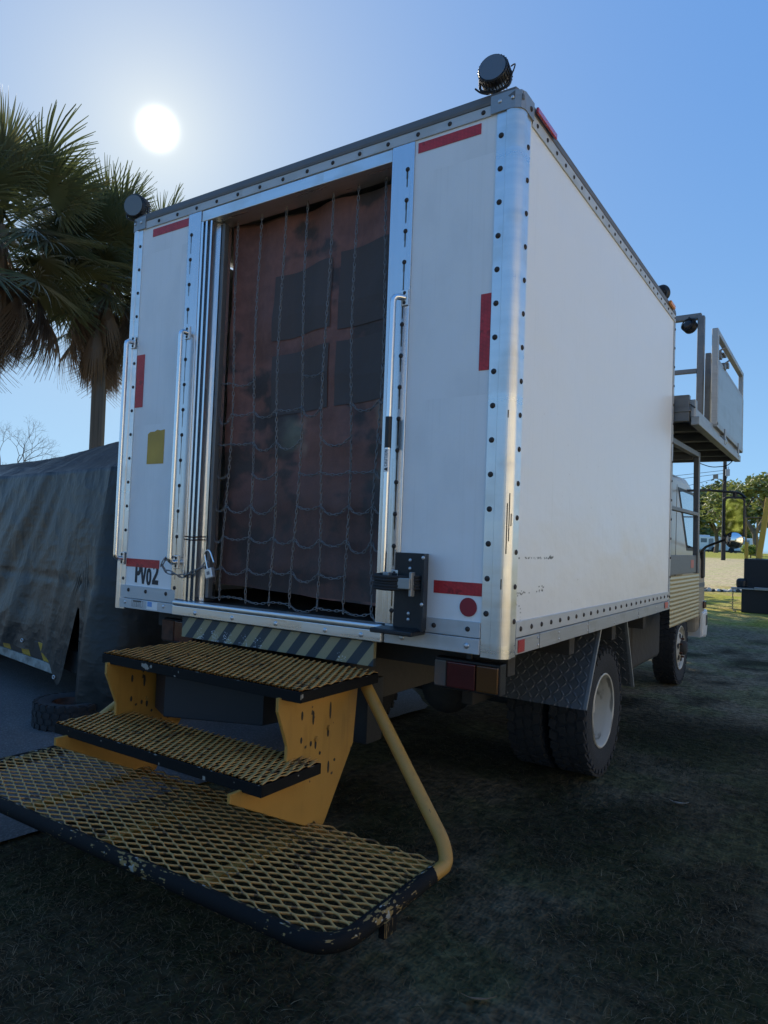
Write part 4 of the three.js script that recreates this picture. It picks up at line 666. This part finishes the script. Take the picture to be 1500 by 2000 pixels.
// ------------------------------------------------------------------ palms
const leafM = (r, g, b, tr = 0.35) => new THREE.MeshPhysicalMaterial({ color: C(r, g, b), roughness: 0.75, transmission: tr, thickness: 0, side: THREE.DoubleSide });
const palmGreen = [leafM(0.11, 0.13, 0.045, 0.45), leafM(0.15, 0.145, 0.055, 0.45), leafM(0.09, 0.11, 0.04, 0.45)], palmDead = [leafM(0.24, 0.15, 0.085, 0.4), leafM(0.19, 0.125, 0.075, 0.4)], petioleM = mat(C(0.12, 0.11, 0.045), 0.6);
function fanGeo(dead, v) {
  const pos = [], idx = []; const n = 46, pl = 1.15; const quad = (a, b, c, d) => { const o = pos.length / 3; for (const q of [a, b, c, d]) pos.push(q.x, q.y, q.z); idx.push(o, o + 1, o + 2, o, o + 2, o + 3); };
  const pp = (t) => V(pl * t, (dead ? -0.05 : -0.16) * t * t + 0, 0);
  for (let k = 0; k < 5; k++) { const a = pp(k / 5), b = pp((k + 1) / 5), w0 = 0.03 - 0.003 * k; quad(a.clone().add(V(0, 0, -w0)), b.clone().add(V(0, 0, -w0)), b.clone().add(V(0, 0.01, w0)), a.clone().add(V(0, 0.01, w0))); }
  const o = pp(1);
  for (let i = 0; i < n; i++) {
    const f = i / (n - 1) * 2 - 1, ang = f * (dead ? 0.75 : 2.0) + rr(-0.04, 0.04), len = (1.15 - 0.35 * Math.abs(f)) * rr(0.88, 1.08), fold = 0.18 + 0.22 * Math.abs(f);
    const dir = V(Math.cos(ang), 0.22 * (1 - Math.abs(f)) - fold * (dead ? 1.6 : 0.5) + rr(-0.05, 0.05), Math.sin(ang) * (dead ? 0.55 : 1)).normalize(), side = V(-dir.z, 0, dir.x).normalize();
    const droop = (dead ? 0.75 : 0.16) * rr(0.5, 1.5), w = (q) => 0.019 * (q < 0.15 ? 0.5 + q * 3.3 : 1 - Math.pow((q - 0.15) / 0.85, 1.6)) + 0.002;
    const pt = (q) => o.clone().addScaledVector(dir, len * q).add(V(0, -droop * len * Math.pow(Math.max(0, q - 0.35), 2) * 1.5, 0));
    const qs = [0.02, 0.25, 0.5, 0.75, 1]; for (let k = 0; k < 4; k++) { const a = pt(qs[k]), b = pt(qs[k + 1]), wa = w(qs[k]), wb = w(qs[k + 1]); quad(a.clone().addScaledVector(side, -wa), b.clone().addScaledVector(side, -wb), b.clone().addScaledVector(side, wb).add(V(0, 0.01, 0)), a.clone().addScaledVector(side, wa).add(V(0, 0.012, 0))); }
  }
  const g = new THREE.BufferGeometry(); g.setAttribute('position', new THREE.Float32BufferAttribute(pos, 3)); g.setIndex(idx); g.computeVertexNormals(); return g;
}
const fans = [0, 1, 2, 3].map((v) => fanGeo(false, v)), deadFans = [0, 1].map((v) => fanGeo(true, v));
const barkT = tex(256, (u, v) => { const r = fb(u * 6, v * 26, 0, 311, 4), k = 0.6 + 0.7 * r; return L(0.16 * k, 0.13 * k, 0.10 * k); });
const barkM = mat(C(1, 1, 1), 0.9, 0, { map: barkT, bumpMap: barkT, bumpScale: 0.03 });
function palm(base, crownY, label, live, dead, scale = 1, set) {
  seed = 500 + label.length * 77; const g = group('fan_palm', label, 'palm', set); g.position.copy(base); const h = crownY - base.y;
  part('trunk', new THREE.TubeGeometry(new THREE.CatmullRomCurve3([V(0, -0.1, 0), V(0.05, h * 0.4, 0.03), V(-0.04, h * 0.75, 0), V(0, h, 0)]), 24, 0.155 * scale, 12), barkM, g);
  const cr = sub('crown', g); cr.position.y = h;
  for (let i = 0; i < live + dead; i++) {
    const isDead = i >= live, o = part('frond', isDead ? deadFans[i % 2] : fans[i % 4], isDead ? palmDead[i % 2] : palmGreen[i % 3], cr);
    const el = isDead ? rr(-1.45, -0.85) : 1.35 - 2.1 * Math.pow((i + 0.5) / live, 0.85) + rr(-0.15, 0.15), az = i * 2.39996 + rr(-0.3, 0.3), s = scale * rr(0.92, 1.2) * (isDead ? 0.95 : 1);
    o.rotation.order = 'YZX'; o.rotation.set(rr(-0.5, 0.5), az, el); o.scale.setScalar(s); o.position.y = isDead ? rr(-0.6, 0) * scale : rr(-0.35, 0.35) * scale;
  }
  return g;
}
const pset = 'fan palms behind the tarpaulin';
{ const p = at(180, 1000, 18.5); palm(V(p.x, 0, p.z), at(185, 518, 18.5).y, 'fan palm with a bare straight trunk rising just behind the tarpaulin', 70, 30, 1.06, pset); }
{ const p = at(-32, 1000, 15.5); palm(V(p.x, 0, p.z), at(-32, 430, 15.5).y, 'fan palm with the widest crown and a thick brown skirt of dead fronds', 66, 44, 1.16, pset); }
{ const p = at(184, 1000, 23); palm(V(p.x, 0, p.z), at(195, 560, 23).y, 'fan palm crowded close behind the one with the bare straight trunk', 56, 20, 1.25, pset); }
{ const p = at(278, 1000, 20.5); palm(V(p.x, 0, p.z), at(278, 505, 20.5).y, 'fan palm mostly hidden behind the truck roof corner', 46, 20, 0.86, pset); }

// ------------------------------------------------------------------ trees
function limbs(list, tips, p, d, len, r, depth, o) {
  const q = p.clone().addScaledVector(d, len); const mid = p.clone().lerp(q, 0.5).add(V(rr(-1, 1), rr(-0.4, 1), rr(-1, 1)).multiplyScalar(len * 0.07));
  list.push(bar(p, mid, r, depth > 2 ? 7 : 4, r * 0.86), bar(mid, q, r * 0.86, depth > 2 ? 7 : 4, r * 0.7));
  if (depth <= o.leafFrom) tips.push([q, d.clone(), len]);
  if (depth <= 0) return;
  const n = o.split + (rnd() > 0.6 ? 1 : 0), a0 = rr(0, 6.28), up = V(0, 1, 0), ax = Math.abs(d.y) > 0.95 ? V(1, 0, 0) : up, s = ax.clone().cross(d).normalize(), t = d.clone().cross(s);
  for (let i = 0; i < n; i++) { const a = a0 + i * 6.28 / n + rr(-0.3, 0.3), sp = o.spread * rr(0.7, 1.25); const nd = d.clone().addScaledVector(s, Math.cos(a) * sp).addScaledVector(t, Math.sin(a) * sp).add(V(0, o.lift, 0)).normalize(); limbs(list, tips, q, nd, len * rr(0.62, 0.86), r * 0.66, depth - 1, o); }
}
function tree(name, label, category, base, o, leaf, set) {
  seed = 1000 + [...label].reduce((a, c) => (a * 31 + c.charCodeAt(0)) | 0, 7); const g = group(name, label, category, set); g.position.copy(base); const wood = [], tips = [];
  limbs(wood, tips, V(0, -0.1, 0), V(rr(-0.08, 0.08), 1, rr(-0.08, 0.08)).normalize(), o.trunk, o.r, o.depth, o);
  part('trunk', join(wood), barkM, g);
  if (leaf) {
    const pos = [], nor = [], col = [];
    for (const [q, d, len] of tips) for (let i = 0; i < leaf.n; i++) {
      const c = q.clone().add(V(rr(-1, 1), rr(-0.7, 0.8), rr(-1, 1)).multiplyScalar(leaf.spread * (0.35 + 0.65 * rnd()))), s = leaf.size * rr(0.6, 1.4), a = V(rr(-1, 1), rr(-0.6, 0.6), rr(-1, 1)).normalize(), b = V(rr(-1, 1), rr(-1, 1), rr(-1, 1)).cross(a).normalize(), nn = a.clone().cross(b);
      const A = c.clone().addScaledVector(a, -s), B = c.clone().addScaledVector(b, s * 0.45).addScaledVector(nn, s * 0.12), D = c.clone().addScaledVector(b, -s * 0.45).addScaledVector(nn, s * 0.12), E = c.clone().addScaledVector(a, s), k = rr(0.7, 1.3), w = rr(-0.12, 0.12);
      for (const v of [A, D, E, A, E, B]) { pos.push(v.x, v.y, v.z); col.push(k * (1 + w), k, k * (1 - w)); }
    }
    const q = new THREE.BufferGeometry(); q.setAttribute('position', new THREE.Float32BufferAttribute(pos, 3)); q.setAttribute('color', new THREE.Float32BufferAttribute(col, 3)); q.computeVertexNormals();
    const m = leaf.m.clone(); m.vertexColors = true; part('crown', q, m, g);
  }
  return g;
}
const leafGreen = leafM(0.20, 0.235, 0.055, 0.5), leafDark = leafM(0.12, 0.155, 0.045, 0.45), leafLime = leafM(0.26, 0.32, 0.04, 0.45);
tree('bare_tree', 'leafless twiggy tree standing behind the covered trailer', 'tree', (() => { const p = at(-30, 1000, 30); p.y = rise(p.z) * 0; return p; })(), { trunk: 1.6, r: 0.10, depth: 9, split: 2, spread: 0.6, lift: 0.05, leafFrom: -1 });
const far = (px, depth) => { const p = at(px, 1060, depth); p.y = rise(p.z) - 0.02; return p; };
const rset = 'trees beyond the dirt road';
tree('spreading_tree', 'open crowned tree with dark limbs beyond the machine with yellow posts', 'tree', far(1474, 58), { trunk: 1.9, r: 0.30, depth: 6, split: 2, spread: 0.66, lift: 0.03, leafFrom: 2 }, { n: 11, spread: 0.9, size: 0.24, m: leafGreen }, rset);
tree('dense_tree', 'dense dark green tree behind the utility pole', 'tree', far(1398, 78), { trunk: 2.3, r: 0.26, depth: 5, split: 3, spread: 0.75, lift: 0.0, leafFrom: 3 }, { n: 16, spread: 1.1, size: 0.27, m: leafDark }, rset);
tree('dense_tree', 'broad green tree with its crown cut off by the edge past the machine', 'tree', far(1540, 72), { trunk: 1.8, r: 0.28, depth: 5, split: 3, spread: 0.66, lift: 0.05, leafFrom: 3 }, { n: 14, spread: 1.1, size: 0.28, m: leafGreen }, rset);
tree('dense_tree', 'dark tree rising above the white coaches beside the cab', 'tree', far(1345, 112), { trunk: 1.6, r: 0.26, depth: 5, split: 3, spread: 0.72, lift: 0.0, leafFrom: 3 }, { n: 16, spread: 1.3, size: 0.34, m: leafGreen }, rset);
tree('dense_tree', 'green tree filling the gap behind the wing mirror', 'tree', far(1436, 125), { trunk: 1.6, r: 0.26, depth: 5, split: 3, spread: 0.72, lift: 0.0, leafFrom: 3 }, { n: 16, spread: 1.4, size: 0.36, m: leafGreen }, rset);
tree('lime_shrub', 'bright lime green shrub above the white coach', 'shrub', far(1384, 116), { trunk: 1.0, r: 0.1, depth: 4, split: 3, spread: 0.8, lift: 0.1, leafFrom: 2 }, { n: 24, spread: 0.9, size: 0.28, m: leafLime });
tree('leafy_shrub', 'low leafy shrub between the yellow posts', 'shrub', far(1466, 52), { trunk: 0.35, r: 0.05, depth: 3, split: 3, spread: 0.8, lift: 0.1, leafFrom: 2 }, { n: 20, spread: 0.4, size: 0.13, m: leafLime });
// trees that shade the ground ahead of the truck, hidden behind its box from here
tree('shade_tree', 'leafy tree ahead of the truck, hidden behind its box', 'tree', V(-9.5, rise(-17.5), -17.5), { trunk: 2.6, r: 0.22, depth: 5, split: 2, spread: 0.6, lift: 0.02, leafFrom: 2 }, { n: 26, spread: 0.9, size: 0.22, m: leafGreen }, 'trees ahead of the truck');
tree('shade_tree', 'leafy tree nearer the covered trailer, hidden behind the box', 'tree', V(-7.2, rise(-13.2), -13.2), { trunk: 2.2, r: 0.2, depth: 5, split: 2, spread: 0.6, lift: 0.02, leafFrom: 2 }, { n: 26, spread: 0.9, size: 0.22, m: leafGreen }, 'trees ahead of the truck');
tree('shade_tree', 'leafy tree beside the covered trailer and truck, hidden behind the box', 'tree', V(-8.4, 0, -8.6), { trunk: 1.9, r: 0.17, depth: 4, split: 3, spread: 0.42, lift: 0.06, leafFrom: 2 }, { n: 46, spread: 0.7, size: 0.2, m: leafGreen }, 'trees ahead of the truck');
// what the wing mirror shows: sunlit planting behind the viewer
tree('garden_tree', 'sunlit yellow green tree mirrored in the wing mirror', 'tree', V(9.6, 0, 12.6), { trunk: 0.9, r: 0.16, depth: 5, split: 2, spread: 0.65, lift: 0.02, leafFrom: 3 }, { n: 24, spread: 0.9, size: 0.28, m: leafLime });

// ------------------------------------------------------------------ unseen hall added to bounce warm sunlight on the truck's right side
{
  const g = group('added_bounce_hall', 'unseen cream walled hall added to bounce warm light on the truck', 'building'); g.position.set(9.5, 0, -2);
  part('wall', bx(0, 6, 0, 4.6, -9, 11, 0.02), mat(C(0.80, 0.74, 0.62), 0.85, 0, { bumpMap: rep(tNoise, 1), bumpScale: 0.004 }), g); part('roof', extX([[-9.3, 4.61], [11.3, 4.61], [11.3, 4.75], [1, 5.6], [-9.3, 4.75]], -0.35, 6.3), mat(C(0.45, 0.42, 0.38), 0.7), g);
  for (const z of [-7, -4, 2.2, 5, 8]) { const w = part('window', bx(-0.03, 0.02, 1.2, 2.5, z - 0.6, z + 0.6, 0.01), M.white, g); part('pane', bx(-0.036, -0.031, 1.27, 2.43, z - 0.53, z + 0.53, 0.001), M.glass, w); }
  const d = part('door', bx(-0.03, 0.02, 0.02, 2.15, -1.5, -0.5, 0.01), mat(C(0.3, 0.2, 0.12), 0.6), g); part('handle', bx(-0.07, -0.031, 1.0, 1.06, -0.66, -0.6, 0.01), M.brightAlu, d);
}
// ------------------------------------------------------------------ far objects on the right
{
  const p = far(1413, 46), g = group('utility_pole', 'wooden utility pole with a grey transformer and crossing wires', 'utility pole'); g.position.copy(p);
  part('shaft', bar(V(0, -0.3, 0), V(0, 9.2, 0), 0.14, 12, 0.10), mat(C(0.09, 0.075, 0.065), 0.9, 0, { map: rep(tNoise, 1) }), g);
  const k = (px, py) => { const q = at(px, py, 46); return q.sub(p); }, t = k(1421, 923);
  const tf = part('transformer', [new THREE.CylinderGeometry(0.14, 0.14, 0.42, 16).translate(t.x, t.y, t.z + 0.02), bar(V(t.x - 0.05, t.y + 0.2, t.z), V(t.x - 0.05, t.y + 0.38, t.z), 0.02), bar(V(t.x + 0.05, t.y + 0.2, t.z), V(t.x + 0.05, t.y + 0.38, t.z), 0.02)], mat(C(0.36, 0.38, 0.40), 0.5, 0.3), g);
  const f = k(1398, 931); part('floodlight', [bx(f.x - 0.16, f.x + 0.14, f.y - 0.14, f.y + 0.14, f.z - 0.05, f.z + 0.05, 0.01), pipe([V(f.x + 0.1, f.y - 0.16, f.z), V(f.x + 0.35, f.y - 0.2, f.z), V(-0.05, f.y - 0.35, 0)], 0.025, 16, 6)], mat(C(0.20, 0.2, 0.18), 0.6), g);
  const w = (a, b, sag) => pipe([k(...a), k((a[0] + b[0]) / 2, (a[1] + b[1]) / 2 + sag), k(...b)], 0.016, 24, 5);
  part('wire', [w([1150, 938], [1412, 919], 4)], M.black, g); part('wire', [w([1150, 945], [1412, 925], 5)], M.black, g); part('wire', [w([1150, 985], [1394, 936], 5)], M.black, g); part('wire', [w([1421, 930], [1412, 945], 2)], M.black, g);
}
function coach(px0, px1, depth, label) {
  const a = far(px0, depth), b = far(px1, depth), g = group('white_coach', label, 'coach', 'white coaches parked beyond the road'); g.position.set(a.x, rise(a.z), a.z); const d = b.clone().sub(a).setY(0), len = d.length(); g.rotation.y = Math.atan2(-d.z, d.x);
  part('body', [bx(0, len, 0.35, 2.35, -2.2, 0, 0.12)], mat(C(0.84, 0.84, 0.84), 0.4), g); part('roof_unit', bx(len * 0.3, len * 0.7, 2.36, 2.55, -1.8, -0.4, 0.05), M.white, g); part('skirt', bx(0.1, len - 0.1, 0.08, 0.34, -2.1, -0.04), M.under, g);
  for (let i = 0; i < Math.floor(len / 1.3); i++) { const x = 0.5 + i * 1.3; const w = part('window', bx(x, x + (i % 3 === 2 ? 0.5 : 0.9), 1.45, 2.05, -0.02, 0.012, 0.004), M.glass, g); }
  for (const x of [len * 0.18, len * 0.8]) part('wheel', new THREE.CylinderGeometry(0.42, 0.42, 0.25, 20).rotateX(Math.PI / 2).translate(x, 0.42, 0.0), M.rubber, g);
  part('door', bx(len * 0.62, len * 0.62 + 0.7, 0.4, 2.0, -0.02, 0.016), mat(C(0.3, 0.31, 0.33), 0.4), g);
}
coach(1345, 1408, 104, 'white coach with dark windows left of the utility pole'); coach(1418, 1475, 108, 'white coach right of the utility pole behind the round mirror');
{
  // black machine with yellow posts at the right edge
  const z = -14.6, y0 = rise(z) - 0.01, X = -0.76, g = group('black_machine', 'black steel ride machinery with thin yellow posts and a hanging chain', 'machinery'); g.position.set(X, y0, z);
  part('base_block', [bx(0.0, 2.4, 0, 0.50, -1.2, 0.25, 0.02), bx(0.55, 2.4, 0.0, 0.52, 0.26, 0.32, 0.01)], M.blackMetal, g);
  part('tall_panel', bx(0.02, 0.62, 0.5, 1.16, -1.0, 0.05, 0.02), M.blackMetal, g); part('tall_panel', bx(0.66, 1.3, 0.5, 1.18, -1.0, 0.06, 0.02), M.blackMetal, g); part('tall_panel', bx(1.34, 2.4, 0.5, 1.15, -1.0, 0.05, 0.02), M.blackMetal, g);
  part('corner_pod', new RoundedBoxGeometry(0.2, 0.22, 0.24, 2, 0.07).translate(-0.02, 0.62, 0.06), M.blackMetal, g);
  part('hitch_plate', [bx(-0.2, 0.25, 0.50, 0.53, 0.05, 0.3, 0.005), bx(0.25, 0.62, 0.5, 0.56, 0.2, 0.33, 0.01)], M.paleSteel, g);
  const ym = mat(C(0.55, 0.34, 0.04), 0.5);
  part('yellow_post', bx(0.02, 0.09, 1.16, 1.52, -0.06, 0.0, 0.005), ym, g); part('thin_post', bx(0.02, 0.05, 1.16, 2.06, -0.12, -0.08, 0.003), mat(C(0.35, 0.2, 0.04), 0.5), g);
  for (const x of [0.16, 0.26]) part('thin_post', bx(x, x + 0.035, 1.15, 2.06, -0.9, -0.86, 0.003), mat(C(0.35, 0.22, 0.06), 0.5), g);
  part('yellow_post', sqbar(V(0.29, 1.17, -0.1), V(0.46, 2.5, -0.1), 0.11), ym, g); part('top_bar', bar(V(0.02, 2.06, -0.1), V(2.4, 2.06, -0.1), 0.015), mat(C(0.12, 0.07, 0.03), 0.6), g);
  part('hanging_chain', chainGeo([V(-0.17, 0.5, 0.2), V(-0.17, 0.25, 0.2), V(-0.16, 0.05, 0.2), V(-0.1, 0.02, 0.25)], 0.0265, 2.2), M.chain, g);
}
{
  const g = group('stone_edging', 'row of broken pale stones along the grass verge', 'edging'); g.position.set(0, 0, 0);
  for (let i = 0; i < 30; i++) { const px = 1330 + i * 5.2, p = at(px, 1152, 20.5), s = rr(0.06, 0.12); p.y = rise(p.z) + s * 0.25; const q = new THREE.IcosahedronGeometry(s, 1), a = q.attributes.position; for (let k = 0; k < a.count; k++) { const f = 0.8 + 0.4 * h2(Math.round(a.getX(k) * 900), Math.round(a.getZ(k) * 900), i); a.setXYZ(k, a.getX(k) * f * 1.4, a.getY(k) * f * 0.7, a.getZ(k) * f); } q.computeVertexNormals(); const o = part('stone', q, i % 3 ? mat(C(0.5, 0.48, 0.44), 0.9) : M.under, g); o.position.set(p.x, p.y, p.z + rr(-0.1, 0.1)); o.rotation.y = rr(0, 6); }
}

// ------------------------------------------------------------------ turf and litter
{
  const n = 150000, g = new THREE.BufferGeometry();
  g.setAttribute('position', new THREE.Float32BufferAttribute([-0.0011, 0, 0, 0.0011, 0, 0, -0.0009, 0.012, 0.012, 0.0009, 0.012, 0.012, -0.0005, 0.016, 0.034, 0.0005, 0.016, 0.034, 0, 0.012, 0.055], 3)); g.setIndex([0, 1, 2, 2, 1, 3, 2, 3, 4, 4, 3, 5, 4, 5, 6]); g.computeVertexNormals();
  const m = new THREE.InstancedMesh(g, new THREE.MeshPhysicalMaterial({ roughness: 0.85, specularIntensity: 0.25, side: THREE.DoubleSide }), n), d = new THREE.Object3D(); let k = 0;
  while (k < n) {
    const t = Math.pow(rnd(), 0.7), x = rr(-2.4, 3.2), z = 2.6 - 6.6 * rnd() ** 1.25; if (x < asphaltEdge(z) + rr(-0.1, 0.25) && z < 1.5) continue;
    const dens = fb(x * 1.7 + 9, z * 1.7 + 60, 0, 157, 4), pat = fb(x * 0.9 + 70, z * 0.9 + 20, 0, 331, 3); if (rnd() > 1.15 - 1.0 * sm(0.45, 0.7, dens)) continue; if (z < -2 && rnd() < sm(-2, -4.2, z)) continue;
    const y = 0.02 * (fb(x * 2.2 + 50, z * 2.2 + 50, 0, 161, 4) - 0.55); d.position.set(x, y, z); d.rotation.set(rr(-0.5, 0.35), rr(0, 6.28), rr(-0.4, 0.4)); const s = rr(0.3, 0.95); d.scale.set(s * 1.2, s * rr(0.3, 1.1), s); d.updateMatrix(); m.setMatrixAt(k, d.matrix);
    const dry = rnd() < 0.5 - 2.2 * (pat - 0.5), q = rr(0.6, 1.35); m.setColorAt(k, rnd() < 0.07 ? C(0.17 * q, 0.135 * q, 0.085 * q) : dry ? C(0.10 * q, 0.077 * q, 0.045 * q) : C(0.036 * q, 0.042 * q, 0.015 * q)); k++;
  }
  m.name = 'dry_grass'; m.userData = { label: 'short dry turf and dead grass around the truck', category: 'grass', kind: 'stuff' }; shade(m); scene.add(m);
}
function leaf(x, z, turn, c, s, label) { const sh = new THREE.Shape(); sh.moveTo(-s, 0); sh.quadraticCurveTo(0, s * 0.55, s, 0); sh.quadraticCurveTo(0, -s * 0.5, -s, 0); const g = new THREE.ExtrudeGeometry(sh, { depth: 0.0015, bevelEnabled: false, curveSegments: 8 }); g.rotateX(-Math.PI / 2); const p = g.attributes.position; for (let i = 0; i < p.count; i++) p.setY(i, p.getY(i) + 0.25 * p.getX(i) * p.getX(i) / s + 0.01 * Math.sin(p.getZ(i) * 60)); g.computeVertexNormals(); const o = part(numbered('fallen_leaf'), g, mat(c, 0.7), scene); o.position.set(x, 0.012, z); o.rotation.y = turn; tag(o, label, 'leaf'); }
leaf(0.36, -1.62, 0.2, C(0.3, 0.3, 0.3), 0.05, 'pale grey dry leaf on the bare soil beside the rear wheel');
leaf(0.19, 0.55, 0.5, C(0.16, 0.10, 0.06), 0.055, 'brown dry leaf beside the low step platform');
renderer.render(scene, camera);
